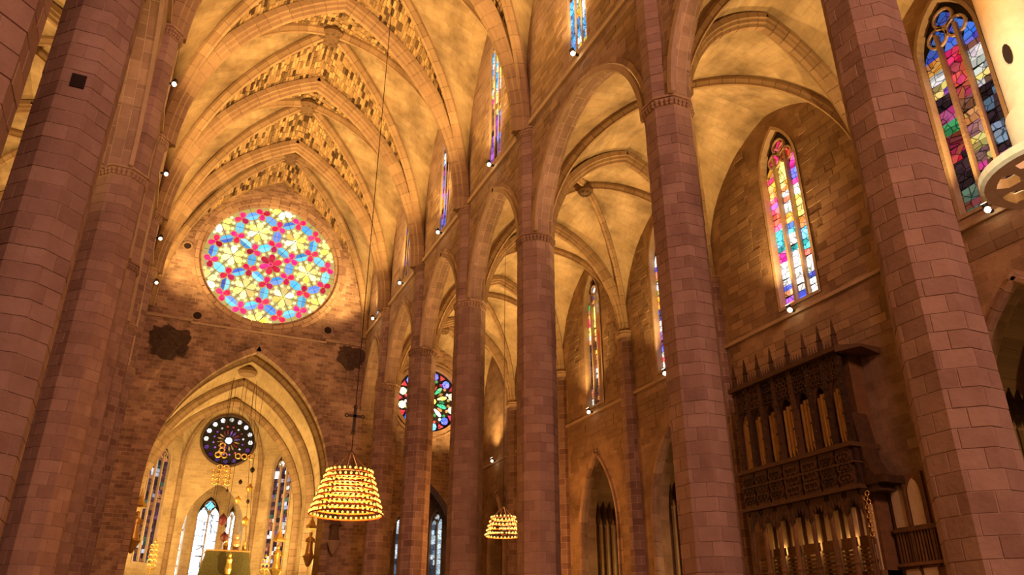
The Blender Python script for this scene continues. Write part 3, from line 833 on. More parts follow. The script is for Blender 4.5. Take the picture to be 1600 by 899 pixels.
# great rose: hexagonal lattice of flowers (yellow), trefoils (red) and rosettes (blue)
RO = struct('window_%d' % (NW[0] + 1), 'great round rose window with yellow, red and blue star pattern'); NW[0] += 1
ground = MB().prism(circle(0, ZR, RR + .1, 64), FE, .52, .6).build('ground_glass', glass((.95, .62, .12), .8, 3.0, .2, False), RO)
G = {'y': [glass((1., .62, .05), 1.5, 2.2, .1, False), glass((1., .78, .22), 1.6, 2.2, .1, False), glass((1., .90, .5), 1.8, 2.2, .08, False), glass((1., .72, .12), 1.6, 2.2, .1, False)],
     'r': [glass((.80, .01, .06), 1.1, 2.2, .04, False), glass((.88, .015, .14), 1.2, 2.2, .04, False)],
     'b': [glass((.05, .40, 1.), 1.3, 2.2, .08, False), glass((.16, .58, 1.), 1.4, 2.2, .08, False), glass((.08, .20, .85), 1.3, 2.2, .08, False), glass((.10, .48, 1.), 1.3, 2.2, .08, False)],
     'g': [glass((.85, .85, .25), 1.2, 2.2, .25, False), glass((1., .9, .4), 1.4, 2.2, .2, False)]}
small = {k: MB() for k in 'yrbg'}
cnt = [0]
TH0 = math.radians(-4)
def rpane(poly, kind):
    if max(math.hypot(u, z) for u, z in poly) > RR - .03:
        q = []
        for u, z in poly:
            d = math.hypot(u, z)
            if d > RR - .05: u, z = u * (RR - .05) / d, z * (RR - .05) / d
            q.append((u, z))
        A_ = abs(sum(q[i][0] * q[(i + 1) % len(q)][1] - q[(i + 1) % len(q)][0] * q[i][1] for i in range(len(q)))) / 2
        if A_ < .03: return
        poly = q
    cnt[0] += 1
    poly = [(u, z + ZR) for u, z in poly]
    if cnt[0] <= 295: pane(poly, FE, R.choice(G[kind]), RO, .44, .05)
    else: small[kind].prism(poly, FE, .44, .49)
sp = .575 * RR
def rot(u, z, a): return (u * math.cos(a) - z * math.sin(a), u * math.sin(a) + z * math.cos(a))
def petal(c, ang, r0, r1, w_):
    pts = [(r0, -w_ * .35), (r0 + (r1 - r0) * .55, -w_), (r1 * .96, -w_ * .6), (r1, 0), (r1 * .96, w_ * .6), (r0 + (r1 - r0) * .55, w_), (r0, w_ * .35)]
    return [(c[0] + x, c[1] + y) for x, y in (rot(p, q, ang) for p, q in pts)]
lat = [(i * sp + j * sp / 2, j * sp * math.sqrt(3) / 2) for i in range(-4, 5) for j in range(-4, 5)]
lat = [rot(u, z, TH0) for u, z in lat if math.hypot(u, z) < RR * 1.2]
# flowers
lat.sort(key=lambda p: math.hypot(*p))
for c in lat:
    k0 = 'r' if math.hypot(*c) < .1 else 'y'
    if math.hypot(*c) > RR * 1.05: continue
    for k in range(6):
        rpane(petal(c, TH0 + PI / 6 + k * PI / 3, .22, 1.02, .30), k0)
    if math.hypot(*c) < RR - .3: rpane([(c[0] + .2 * math.cos(a * PI / 4), c[1] + .2 * math.sin(a * PI / 4)) for a in range(8)], k0)
# red trefoils at the triangle centres
seen = []
for c in lat:
    for k in range(6):
        a = TH0 + PI / 6 + k * PI / 3; t = (c[0] + sp / math.sqrt(3) * math.cos(a), c[1] + sp / math.sqrt(3) * math.sin(a))
        if math.hypot(*t) > RR - .1 or any(abs(t[0] - s[0]) + abs(t[1] - s[1]) < .2 for s in seen): continue
        seen.append(t)
        for q in range(3):
            rpane(petal(t, a + PI / 3 + q * 2 * PI / 3, .05, .66, .27), 'r')
seen = []
for c in lat:     # blue rosettes on the lattice edges
    for k in range(6):
        a = TH0 + k * PI / 3; t = (c[0] + sp / 2 * math.cos(a), c[1] + sp / 2 * math.sin(a))
        if math.hypot(*t) > RR - .05 or any(abs(t[0] - s[0]) + abs(t[1] - s[1]) < .2 for s in seen): continue
        seen.append(t)
        for sx in (-1, 1):
            rpane([(t[0] + x, t[1] + y) for x, y in (rot(p, q * sx, a + PI / 2) for p, q in ((-.62, .03), (-.30, .34), (.30, .34), (.62, .03)))], 'b')
for c in lat:     # tiny fillers
    for k in range(12):
        a = TH0 + k * PI / 6 + PI / 12
        t = (c[0] + 1.12 * math.cos(a), c[1] + 1.12 * math.sin(a))
        if math.hypot(*t) < RR - .2: small['g'].prism([(t[0] + .16 * math.cos(q * PI / 3), t[1] + ZR + .16 * math.sin(q * PI / 3)) for q in range(6)], FE, .45, .48)
for k, mb in small.items():
    if mb.v:
        o = mb.build({'y': 'small_yellow_panes', 'r': 'small_red_panes', 'b': 'small_blue_panes', 'g': 'small_filler_panes'}[k], G[k][0], RO); o['kind'] = 'stuff'
trc = MB()   # iron saddle bars
for a in range(3):
    for q in (-1, 0, 1):
        d = q * sp * math.sqrt(3) / 2; L_ = math.sqrt(RR * RR - d * d)
        p0, p1 = rot(-L_, d, TH0 + a * PI / 3), rot(L_, d, TH0 + a * PI / 3)
        trc.tube([(p0[0], YE + .42, p0[1] + ZR), (p1[0], YE + .42, p1[1] + ZR)], .018, 4)
trc.build('saddle_bars', M['lead'], RO)

def aisle_rose(cx, label):
    NW[0] += 1
    S = struct('window_%d' % NW[0], label); z0 = 22.5
    MB().prism(circle(cx, z0, 3.1, 40), FE, .5, .56).build('lead_ground', M['lead'], S)
    mb = MB(); mb.add(*ring_geo(FE, cx, z0, 3.2, .16, -.1, .4, 40)); mb.add(*ring_geo(FE, cx, z0, 3.6, .1, -.06, .1, 40)); mb.build('rim', M['vous'], S)
    for k in range(12):
        a = k * PI / 6 + PI / 12
        c = (cx + 2.48 * math.cos(a), z0 + 2.48 * math.sin(a))
        pane([(c[0] + .36 * math.cos(q * PI / 4), c[1] + .36 * math.sin(q * PI / 4)) for q in range(8)], FE, glass(BLU if k % 3 else SKY, 2.2, 2.5, .15) if math.sin(a) ** 2 > .3 else glass((1., .85, .4), 2.0, 6, .3), S, .42)
        for q in (-1, 1):
            b = a + q * PI / 12; rr = 2.85
            pane([(cx + rr * math.cos(b - .10), z0 + rr * math.sin(b - .10)), (cx + rr * math.cos(b + .10), z0 + rr * math.sin(b + .10)), (cx + 2.35 * math.cos(b), z0 + 2.35 * math.sin(b))], FE, glass(RED if q < 0 else MAG, 1.1, 2.5, .1), S, .42)
        pane(petal((cx, z0), a, 1.0, 1.95, .2), FE, glass(R.choice((YEL, WHI, YEL, GRN)), 1.6, 2.5, .3), S, .42)
        b = a + PI / 12
        pane(petal((cx, z0), b, 1.15, 1.7, .14), FE, glass(R.choice((RED, ORA, GRN, BRN)), 1.0, 2.5, .2), S, .42)
    for k in range(24):
        b = k * PI / 12 + PI / 24
        pane([(cx + 2.08 * math.cos(b) + .15 * math.cos(q * PI / 3), z0 + 2.08 * math.sin(b) + .15 * math.sin(q * PI / 3)) for q in range(6)], FE, glass(R.choice((YEL, WHI, GRN, RED, ORA, WHI)), 1.5, 2.5, .2), S, .42)
    for k in range(6):
        a = k * PI / 3; pane([(cx + .62 * math.cos(a) + .26 * math.cos(q * PI / 3), z0 + .62 * math.sin(a) + .26 * math.sin(q * PI / 3)) for q in range(6)], FE, glass(R.choice((RED, BLU, YEL, RED)), 1.3, 2.5, .2), S, .42)
    pane([(cx + .3 * math.cos(q * PI / 4), z0 + .3 * math.sin(q * PI / 4)) for q in range(8)], FE, glass(RED, 1.3, 2.5, .1), S, .42)
aisle_rose(15.6, 'smaller rose window with blue and red rim at the end of the right aisle')
aisle_rose(-15.6, 'sliver of a rose window glimpsed between two left pillars')
# chapels closing the two aisles
def end_chapel(cx, name, wins):
    S = struct(name, 'polygonal chapel behind the arch at the end of the aisle')
    pl = [(cx - 3.6, YE + 1.3), (cx - 3.6, YE + 4), (cx - 1.9, YE + 6.6), (cx + 1.9, YE + 6.6), (cx + 3.6, YE + 4), (cx + 3.6, YE + 1.3)]
    for a, b in zip(pl, pl[1:]):
        L_ = math.hypot(b[0] - a[0], b[1] - a[1]); fr = frame((a[0], a[1], 0), ((b[0] - a[0]) / L_, (b[1] - a[1]) / L_, 0), (-(b[1] - a[1]) / L_, (b[0] - a[0]) / L_, 0))
        has = wins and L_ > 2.8
        hl = [arch_poly(L_ / 2, .8, 5.0, 12.2, 13.6, 6)] if has else []
        plate('chapel_wall', [(0, 0), (L_, 0), (L_, 17), (0, 17)], hl, fr, .4, M['awall'], S)
        if has: lancet(fr, L_ / 2, .8, 5.0, 12.2, 13.6, 2, 16, pal_blue, 'tall grey-blue clear glass window in the chapel ending the right aisle', 1.1, .3, vs=4, rim=.1, vary=.1)
    obj('chapel_roof', [(x, y, 16.5) for x, y in pl], [tuple(range(6))], M['awall'], S, [(x, y) for x, y in pl])
end_chapel(15.9, 'wall_aisle_chapel_right', True)
end_chapel(-15.9, 'wall_aisle_chapel_left', False)

# ------------------------------------------------------------------ royal chapel behind the arch
CH = struct('wall_royal_chapel', 'walls of the brightly lit chapel behind the great arch')
XC, Y0, Y1, Y2, XP = 8.0, YE + 1.4, 83.6, 87.2, 4.0
FY = frame
def chwall(a, b, zt, holes, mat='chap'):
    L_ = math.hypot(b[0] - a[0], b[1] - a[1]); d = ((b[0] - a[0]) / L_, (b[1] - a[1]) / L_)
    fr = frame((a[0], a[1], 0), (d[0], d[1], 0), (-d[1], d[0], 0))
    plate('chapel_wall', [(0, 0), (L_, 0), (L_, zt), (0, zt)], [hp(L_) for hp in holes], fr, .6, M[mat], CH)
    return fr, L_
chwall((-XC, Y0), (-XC, Y1), 27, []); chwall((XC, Y1), (XC, Y0), 27, [])
frl, L1 = chwall((-XC, Y1), (-XP, Y2), 27, [lambda L_: arch_poly(L_ * .52, 1.3, 8.8, 18.7, 20.9, 8)])
frr, L1 = chwall((XP, Y2), (XC, Y1), 27, [lambda L_: arch_poly(L_ * .5, 1.3, 8.8, 18.7, 20.9, 8)])
frc, L2 = chwall((-XP, Y2), (XP, Y2), 27, [lambda L_: arch_poly(L_ / 2 + .1, 2.9, 0, 12.4, 17.2, 10), lambda L_: circle(L_ / 2 + .25, 21.7, 2.75, 36)])
lancet(frl, L1 * .52, 1.3, 8.8, 18.7, 20.9, 3, 24, pal_ap, 'tall dark stained glass window on the left inside the lit chapel', 1.3, .4, vs=4.5, rim=.15, vary=.08, change=.8)
lancet(frr, L1 * .5, 1.3, 8.8, 18.7, 20.9, 3, 24, pal_ap, 'tall dark stained glass window on the right inside the lit chapel', 1.5, .4, vs=4.5, rim=.15, vary=.08, change=.8)
# small dark rose over the altar
NW[0] += 1
SR = struct('window_%d' % NW[0], 'small dark purple wheel window with bright centre over the altar'); cx = L2 / 2 + .25; z0 = 21.7
MB().prism(circle(cx, z0, 2.75, 36), frc, .25, .32).build('lead_ground', M['lead'], SR)
mb = MB(); mb.add(*ring_geo(frc, cx, z0, 2.75, .12, -.1, .3, 36)); mb.build('rim', M['soot'], SR)
for k in range(16):
    a = k * PI / 8
    pane([(cx + 2.25 * math.cos(a) + .25 * math.cos(q * PI / 3), z0 + 2.25 * math.sin(a) + .25 * math.sin(q * PI / 3)) for q in range(6)], frc, glass(WHI, 1.5, 3, .2) if math.sin(a) > -.35 else glass(PUR, .25, 3, .2), SR, .16)
    pane(petal((cx, z0), a + .2, .55, 1.15, .09), frc, glass(R.choice((RED, ORA, PUR)), .5, 3, .2), SR, .16)
    pane([(cx + 1.5 * math.cos(a + .2) + .11 * math.cos(q * PI / 3), z0 + 1.5 * math.sin(a + .2) + .11 * math.sin(q * PI / 3)) for q in range(6)], frc, glass(R.choice((WHI, PUR, RED)), .9, 3, .2), SR, .16)
pane([(cx + .36 * math.cos(q * PI / 4), z0 + .36 * math.sin(q * PI / 4)) for q in range(8)], frc, glass((.85, .9, 1.), 2.6, 1.0, .0), SR, .16)
# inner chapel with white windows
YT = 96.5
TT = struct('wall_inner_chapel', 'small inner chapel behind the altar with bright white windows')
def twall(a, b, wins):
    L_ = math.hypot(b[0] - a[0], b[1] - a[1]); d = ((b[0] - a[0]) / L_, (b[1] - a[1]) / L_)
    fr = frame((a[0], a[1], 0), (d[0], d[1], 0), (-d[1], d[0], 0))
    plate('chapel_wall', [(0, 0), (L_, 0), (L_, 22), (0, 22)], [arch_poly(L_ / 2 + o_, h_, 8.5, zs_, za_, 8) for o_, h_, zs_, za_, n_, lb in wins], fr, .4, M['chap'], TT)
    for o_, h_, zs_, za_, n_, lb in wins:
        lancet(fr, L_ / 2 + o_, h_, 8.5, zs_, za_, n_, 12, pal_white, lb, 4.0, .3, head=True, vs=.7, rim=.1, vary=.03)
twall((-3.6, Y2 + .6), (-3.2, 94.9), []); twall((-3.2, 94.9), (-1.7, YT), [(-.05, .42, 15.0, 16.2, 1, 'thin bright white lancet left of the central altar window')])
twall((-1.7, YT), (1.7, YT), [(.05, 1.25, 15.2, 17.4, 2, 'bright white central lancet with turquoise head behind the altar canopy')])
twall((1.7, YT), (3.2, 94.9), [(-.1, .7, 14.8, 16.6, 2, 'bright white lancet right of the central altar window')]); twall((3.2, 94.9), (3.6, Y2 + .6), [])
obj('chapel_roof', [(-4, Y2 + .5, 18.5), (4, Y2 + .5, 18.5), (4, 97.5, 18.5), (-4, 97.5, 18.5)], [(0, 1, 2, 3)], M['chap'], TT, [(0, 0), (8, 0), (8, 9), (0, 9)])
# chapel vault
CC = struct('ceiling_chapel', 'gilded-looking rib vault inside the chapel')
def prof_pts(y, a, zs, za, n=16):
    h = half_arch(a, za - zs, n)
    return [Vector((-a + s, y, zs + z)) for s, z in h] + [Vector((a - s, y, zs + z)) for s, z in reversed(h)][1:]
def loft(rows, name, mat, parent):
    n = len(rows[0]); v = [p for r in rows for p in r]; uv = []
    for j, r in enumerate(rows):
        c = 0
        for i, p in enumerate(r):
            if i: c += (p - r[i - 1]).length
            uv.append((j * 5, c))
    f = [(j * n + i, j * n + i + 1, (j + 1) * n + i + 1, (j + 1) * n + i) for j in range(len(rows) - 1) for i in range(n - 1)]
    return obj(name, v, f, mat, parent, uv, True)
loft([prof_pts(y, XC + .1, 13.5, za) for y, za in ((Y0, 26.2), (73.5, 25.6), (Y1, 25.3))], 'vault_web', M['chap'], CC)
key = Vector((0, 83.9, 25.9))
plan = [(-XC, Y1), (-XP, Y2), (XP, Y2), (XC, Y1)]
ap = []
wallc = []
for (a, b), k in zip(zip(plan, plan[1:]), range(3)):
    L_ = math.hypot(b[0] - a[0], b[1] - a[1]); h = half_arch(L_ / 2, 25.2 - 19.2, 8)
    pts = [(s, z) for s, z in h] + [(L_ - s, z) for s, z in reversed(h)][1:]
    row = [Vector((a[0] + (b[0] - a[0]) * s / L_, a[1] + (b[1] - a[1]) * s / L_, 19.2 + z)) for s, z in pts]
    K = len(row)
    rws = [row]
    for q in (.33, .66, 1.0):
        rws.append([lerp3(p, key, q) + Vector((0, 0, 2.2 * math.sin(PI * q) * max(0, 1 - (p.z - 19.2) / 6.2) * .4)) for p in row])
    loft(rws, 'vault_web', M['chap'], CC)
def sw(name, pts, sec, mt, par, pc):
    """rib along an arbitrary curve in a vertical plane"""
    hd = Vector((pts[-1][0] - pts[0][0], pts[-1][1] - pts[0][1], 0)).normalized(); sweep(name, pts, hd.cross(Vector((0, 0, 1))), sec, M[mt], par, pc, .012, 1)
for y, za in ((70.5, 25.9), (77, 25.5), (Y1, 25.2)):
    rb = bpy.data.objects.new('transverse_rib', None); COL.objects.link(rb); rb.parent = CC
    p = prof_pts(y, XC, 13.5, za); k = len(p) // 2
    sw('voussoir', [Vector((-XC, y, 3))] + p[:k + 1], ribsec(.7, .7), 'rib', rb, .7); sw('voussoir', [Vector((XC, y, 3))] + list(reversed(p))[:k + 1], ribsec(.7, .7), 'rib', rb, .7)
for fx, fy in ((-XC, Y1), (-XP, Y2), (XP, Y2), (XC, Y1)):
    rb = bpy.data.objects.new('apse_rib', None); COL.objects.link(rb); rb.parent = CC
    f0 = Vector((fx, fy, 0)); hd = Vector((key.x - fx, key.y - fy, 0)); a = hd.length; hd.normalize()
    h = half_arch(a, 25.4 - 18.6, 14)
    sw('voussoir', [f0 + Vector((0, 0, 3)), f0 + Vector((0, 0, 9))] + [f0 + hd * s + Vector((0, 0, 18.6 + z)) for s, z in h], ribsec(.4, .4), 'rib', rb, .8)
for c in ((0, 83.6, 24.7), (0, 73.7, 25.1)):
    MB().lathe([(.3, -.35), (.75, -.25), (.9, 0), (.8, .3), (.5, .5)], 12, c).build('boss', M['rib'], CC)
# ------------------------------------------------------------------ floodlights on the sills
def flood(loc, aim, power, label, group, spot=2.3, col=(1, .60, .21), light=True, blend=.9):
    t = thing('flood_lamp', label, 'lamp', loc, group)
    a = Vector(aim).normalized(); q = a.to_track_quat('Z', 'Y')
    mb = MB().lathe([(.06, -.12), (.10, -.1), (.12, .04), (.14, .06), (.14, .1)], 10)
    o = mb.build('housing', M['iron'], t); o.rotation_mode = 'QUATERNION'; o.rotation_quaternion = q
    o2 = MB().lathe([(.11, .101), (.11, .11)], 10).build('lens', M['lampglow'], t); o2.rotation_mode = 'QUATERNION'; o2.rotation_quaternion = q
    MB().ball((0, -.05, -.2), .12, 8).build('glowing_bulb', M['lampglow'], t)
    sx = 1 if loc[0] > 0 else -1
    MB().box(min(0, sx * .55), max(0, sx * .55), -.06, .06, -.2, -.12).build('bracket', M['iron'], t)
    if light:
        l = bpy.data.lights.new('flood_light', 'SPOT'); l.energy = power; l.color = col; l.spot_size = spot; l.spot_blend = blend; l.shadow_soft_size = .15
        s = bpy.data.objects.new('flood_light', l); COL.objects.link(s); s.parent = t; s.location = a * .3
        s.rotation_mode = 'QUATERNION'; s.rotation_quaternion = a.to_track_quat('-Z', 'Y')
    return t
order = ['', 'topmost flood lamp', 'flood lamp under the top-edge clerestory window', 'flood lamp under the turquoise-headed clerestory lancet', 'flood lamp under the clerestory lancet above the fourth right pillar', 'flood lamp under the dull clerestory lancet', 'flood lamp under the clerestory lancet beside the great rose']
for i in range(1, 7):
    flood((XF - .5, WIN_C[i] - .3, 28.15), (-.75, .1, 1) if i < 6 else (-.75, .25, 1), 6600 if i < 6 else 4200, order[i] if i > 1 else 'flood lamp on the clerestory ledge over the nearest right arch', 'flood lamps on the right clerestory ledge')
    flood((-XF + .5, WIN_C[i] - .3, 28.15), (.75, .1, 1) if i < 6 else (.75, .25, 1), 4800 if i < 6 else 3000, 'flood lamp on the left clerestory ledge, ' + ['', 'nearest bay', 'second bay', 'beside the upper carved nave capital', 'between the two carved nave capitals', 'below the lower carved nave capital', 'lowest, near the great rose'][i], 'flood lamps on the left clerestory ledge')
for i in range(1, 7):
    lb = ['', 'pair lamp below the blue-headed window beside the cream post', 'flood lamp under the brilliant window above the organ', 'flood lamp under the half hidden aisle window', 'flood lamp under the slender blue-tipped lancet', 'flood lamp beside the fourth right pillar in the aisle', 'farthest flood lamp on the right aisle wall'][i]
    flood((XW - .5, WIN_C[i], 16.75), (-.62, 0, 1), 4300, lb, 'flood lamps on the right aisle wall')
    if i > 1: flood((-XW + .5, WIN_C[i], 16.75), (.62, 0, 1), 3600, 'flood lamp hidden on the left aisle wall, ' + ['', '', 'second bay', 'third bay', 'fourth bay', 'fifth bay', 'last bay'][i], 'flood lamps on the left aisle wall')
for i in (1, 3, 4, 5):  # unseen lamps added to brighten the side chapels
    flood((XW + 3.6, WIN_C[i], 3.0), (-.35, 0, 1), 420, 'unseen flood lamp added low inside the side chapel, ' + {1: 'nearest one', 3: 'the one right of the tall pillar gap', 4: 'the one under the slender lancet', 5: 'farthest one'}[i], 'added flood lamps inside the side chapels', 2.8)
flood((-9.0, 3.2, 7.2), (11.7, 1.0, .0), 4200, 'narrow spotlight added out of view on the left for the cream post', 'added spotlights', .34, (1, .85, .55))  # spotlight added out of view to brighten the post
for x, y, aim, pw, lb in ((-6.9, 71, (.35, .5, 1), 5200, 'flood lamp on the left just inside the chapel arch'), (6.9, 71, (-.35, .5, 1), 6200, 'flood lamp on the right just inside the chapel arch'), (-6.2, 79, (.5, .35, 1), 3000, 'flood lamp at the left foot of the chapel apse'), (6.2, 79, (-.5, .35, 1), 3600, 'flood lamp at the right foot of the chapel apse'), (1.8, 90, (0, .3, 1), 1500, 'flood lamp in the inner chapel')):
    flood((x, y, 6.4), aim, pw, lb, 'flood lamps inside the chapel', 2.6, (1, .66, .25))

# ------------------------------------------------------------------ chandeliers
BULB = mesh('bulb', *(lambda b: (b.v, b.f))(MB().ball((0, 0, 0), .043, 6, 1.0)), M['bulb'])
BULB2 = mesh('bulb', *(lambda b: (b.v, b.f))(MB().ball((0, 0, 0), .058, 6, 1.0)), M['bulb2'])
def chandelier(loc, r0, r1, h, tiers, nb, ztop, label, cross, bulb, power):
    t = thing('crown_chandelier', label, 'chandelier', loc, 'crown chandeliers')
    for k in range(tiers):
        z = h * k / (tiers - 1); r = r0 + (r1 - r0) * k / (tiers - 1)
        MB().torus((0, 0, z), r, .028, 'z', 32, 6).build('ring', M['ringglow'], t)
        n = round(nb * r / r0)
        for i in range(n):
            if R.random() < .04: continue
            a = 2 * PI * (i + .3 * (k % 2)) / n
            link('bulb', bulb, t, (r * math.cos(a), r * math.sin(a), z + .07))
    for i in range(8):
        a = PI / 4 * i
        MB().tube([(r0 * math.cos(a), r0 * math.sin(a), 0), (r1 * math.cos(a), r1 * math.sin(a), h)], .02, 5).build('strut', M['iron'], t)
        MB().tube([(r1 * math.cos(a), r1 * math.sin(a), h), (0, 0, h + .8)], .012, 5).build('hanger', M['iron'], t)
    MB().tube([(0, 0, h + .8), (0, 0, ztop - loc[2])], .016, 6).build('cable', M['iron'], t)
    if cross:
        z = cross - loc[2]
        mb = MB().box(-.05, .05, -.03, .03, z - .5, z + .3).box(-.24, .24, -.03, .03, z - .02, z + .07)
        for x, q in ((-.29, z + .025), (.29, z + .025), (0, z + .36), (0, z - .56)): mb.torus((x, 0, q), .06, .025, 'y', 10, 5)
        mb.build('cross', M['iron'], t)
    l = bpy.data.lights.new('chandelier_light', 'POINT'); l.energy = power; l.color = (1, .42, .11); l.shadow_soft_size = .5
    o = bpy.data.objects.new('chandelier_light', l); COL.objects.link(o); o.parent = t; o.location = (0, 0, h * .4)
    return t
chandelier((.02, 27, 5.7), 1.22, .78, 1.38, 8, 42, 43.2, 'large glowing crown chandelier of eight bulb tiers hanging below a cross', 9.1, BULB, 1300)
chandelier((14.85, 47.5, 8.15), 1.15, .78, 1.1, 5, 30, 28.6, 'small distant glowing crown chandelier hanging in the right aisle', None, BULB2, 1500)
chandelier((0, 2.7, 11.5), 1.22, .78, 1.38, 8, 24, 42.4, 'crown chandelier added over the visitor, unseen beyond the right edge of the picture', None, BULB, 1000)  # extra chandelier out of view, added to warm the lower pillars
chandelier((-13.9, 55, 8.3), 1.15, .78, 1.1, 5, 26, 28.0, 'sliver of a glowing crown chandelier at the lower left edge', None, BULB2, 900)

# ------------------------------------------------------------------ organ
OG = thing('pipe_organ', 'dark carved gothic pipe organ with pinnacles hung on the right wall', 'organ', (19.5, 26.1, 0))
OX, OY = 19.5, 26.1
def ob(name, mb, mat='wood', parent=None): 
    return obj(name, [p - (Vector((OX, OY, 0)) if parent is None else Vector((OX, OY, 0))) for p in mb.v], mb.f, M[mat], OG if parent is None else parent)
py = [22.9, 23.75, 24.7, 25.75, 26.85, 27.8, 28.7, 29.55]
ob('case_back', MB().box(20.2, 20.98, 22.9, 29.55, 4.2, 13.2), 'wood2')
ob('base_cabinet', MB().box(19.9, 20.98, 22.9, 29.55, 0, 4.4), 'wood2')
FO = frame((19.5, 0, 0), (0, 1, 0), (1, 0, 0))
for y in py:
    ob('lower_post', MB().lathe([(.11, 0), (.11, 4.6), (.15, 4.7), (.10, 4.8), (.10, 7.2)], 8, (19.62, y, 0)), 'wood2')
    p = ob('upper_post', MB().box(19.5, 19.72, y - .11, y + .11, 7.2, 13.5))
    pin = MB().lathe([(.17, 13.4), (.19, 13.5), (.13, 13.55), (.11, 13.95), (.16, 14.0), (.10, 14.05), (.015, 14.75)], 6, (19.62, y, 0))
    for k in range(5):
        for a in range(4): pin.ball((19.62 + .1 * (1 - k * .17) * math.cos(a * PI / 2), y + .1 * (1 - k * .17) * math.sin(a * PI / 2), 14.1 + k * .12), .03, 4)
    ob('pinnacle', pin, parent=p)
    # little crockets up the post
    mb = MB()
    for k in range(14): mb.ball((19.47, y + (.09 if k % 2 else -.09), 7.6 + k * .42), .06, 5)
    ob('crockets', mb, parent=p)
for (a, b) in zip(py, py[1:]):
    c, hw = (a + b) / 2, (b - a) / 2 - .1
    for k in range(4):                                   # speaking pipes
        y = c - hw + (k + .5) * 2 * hw / 4; hgt = 11.6 + (.12 if k in (1, 2) else 0)
        ob('pipe', MB().lathe([(.03, 9.25), (.095, 9.75), (.095, hgt), (.08, hgt + .02)], 10, (19.85, y, 0)), 'pipe')
    # carved screen over the pipes: pierced panel with cusped arch and mullions
    pts = [(c - hw, 13.2), (c + hw, 13.2), (c + hw, 11.3)] + [(c + hw - s, 11.3 + z) for s, z in half_arch(hw, .75, 6)][1:] + [(c - hw + s, 11.3 + z) for s, z in reversed(half_arch(hw, .75, 6))][1:]
    ob('carved_screen', MB().prism(pts, FO, .12, .22))
    mb = MB()
    for k in range(5):
        y = c - hw + (k + .5) * 2 * hw / 5; mb.box(19.56, 19.63, y - .025, y + .025, 12.05, 13.2)
    for k in range(3):
        for q in range(3): mb.add(*ring_geo(FO, c + (k - 1) * hw * .62, 12.25 + q * .33, .13, .03, .04, .12, 8))
    ob('carved_lattice', mb)
    # balcony front
    ob('balcony_panel', MB().box(19.36, 19.5, a + .05, b - .05, 7.55, 9.1))
    mb = MB()
    for k in range(3):
        for q in range(3): mb.add(*ring_geo(frame((19.36, 0, 0), (0, 1, 0), (1, 0, 0)), c + (k - 1) * hw * .62, 7.9 + q * .42, .15, .035, -.06, .01, 8))
    ob('quatrefoils', mb)
    # hanging canopy with cusps
    pts = [(c - hw - .05, 7.5), (c + hw + .05, 7.5), (c + hw + .05, 6.45)]
    n = 6
    for i in range(1, n * 2):
        u = c + hw - i * hw / n; e = math.sin(PI * i / (2 * n)); pts.append((u, 6.55 + .5 * e + (.12 if i % 2 else 0)))
    pts.append((c - hw - .05, 6.45))
    ob('canopy', MB().prism(pts, FO, .0, .12))
    mb = MB()
    for i in range(5):
        u = c - hw + (i + .5) * 2 * hw / 5; e = math.sin(PI * (i + .5) / 5); mb.lathe([(.02, -.28), (.06, -.1), (.04, 0)], 5, (19.5, u, 6.7 + .5 * e))
    ob('pendants', mb)
    # balustrade at the player's loft and slatted shutters
    ob('pale_back_panel', MB().box(20.12, 20.22, a + .15, b - .15, 4.4, 6.9), 'pale')
    for k in range(6): ob('slat', MB().box(19.78, 19.84, a + .1, b - .1, 4.45 + k * .16, 4.55 + k * .16), 'wood2')
    ob('parapet', MB().box(19.84, 19.95, a + .1, b - .1, 5.35, 5.7), 'wood2')
ob('balcony_cornice', MB().box(19.22, 20.9, 22.7, 29.75, 9.1, 9.28).box(19.28, 20.9, 22.75, 29.7, 7.42, 7.58).box(19.30, 20.9, 22.75, 29.7, 8.45, 8.52))
ob('top_cornice', MB().box(19.3, 20.98, 22.7, 29.75, 13.2, 13.42))
mb = MB()
for k in range(44):
    y = 22.75 + k * .16; mb.lathe([(.035, 0), (.05, .1), (.012, .38)], 4, (19.42, y, 13.42))
ob('cresting', mb)
# wings turned to the wall
ob('cornice_wing', MB().add([(19.3, 22.7, 13.42), (19.3, 22.7, 13.1), (20.98, 22.7, 13.1), (20.98, 22.7, 13.42), (19.9, 21.85, 13.3), (19.9, 21.85, 13.18), (20.98, 21.85, 13.0), (20.98, 21.85, 13.3)], [(0, 1, 2, 3), (4, 7, 6, 5), (0, 4, 5, 1), (3, 2, 6, 7), (0, 3, 7, 4), (1, 5, 6, 2)]))
ob('side_bracket', MB().prism([(22.2, 7.3), (22.9, 7.3), (22.9, 10.6), (22.75, 9.6), (22.65, 8.6), (22.3, 7.9)], frame((19.5, 0, 0), (0, 1, 0), (1, 0, 0)), .3, 1.2))
ob('side_ledge', MB().box(19.7, 20.98, 21.85, 22.9, 7.55, 7.85))
mb = MB()
for k in range(10): mb.torus((19.55, 22.62 + .1 * (k % 2), 7.2 - k * .17), .1, .025, 'x', 8, 4)
ob('pierced_hanging_band', mb, 'gold')
mb = MB().tube([(19.55, 22.6, 5.5), (19.6, 22.55, 1.0)], .035, 5).tube([(19.55, 22.78, 5.5), (19.6, 22.75, 1.0)], .035, 5)
ob('pull_rods', mb, 'wood2')
for y in (24.2, 26.2, 28.2):
    lp = ob('loft_lamp', MB().lathe([(.05, 0), (.07, .05), (.03, .12)], 8, (20.0, y, 5.1)), 'iron')
    l = bpy.data.lights.new('loft_light', 'POINT'); l.energy = 9; l.color = (1, .62, .25); l.shadow_soft_size = .1
    o = bpy.data.objects.new('loft_light', l); COL.objects.link(o); o.parent = OG; o.location = (.52, y - OY, 5.6)

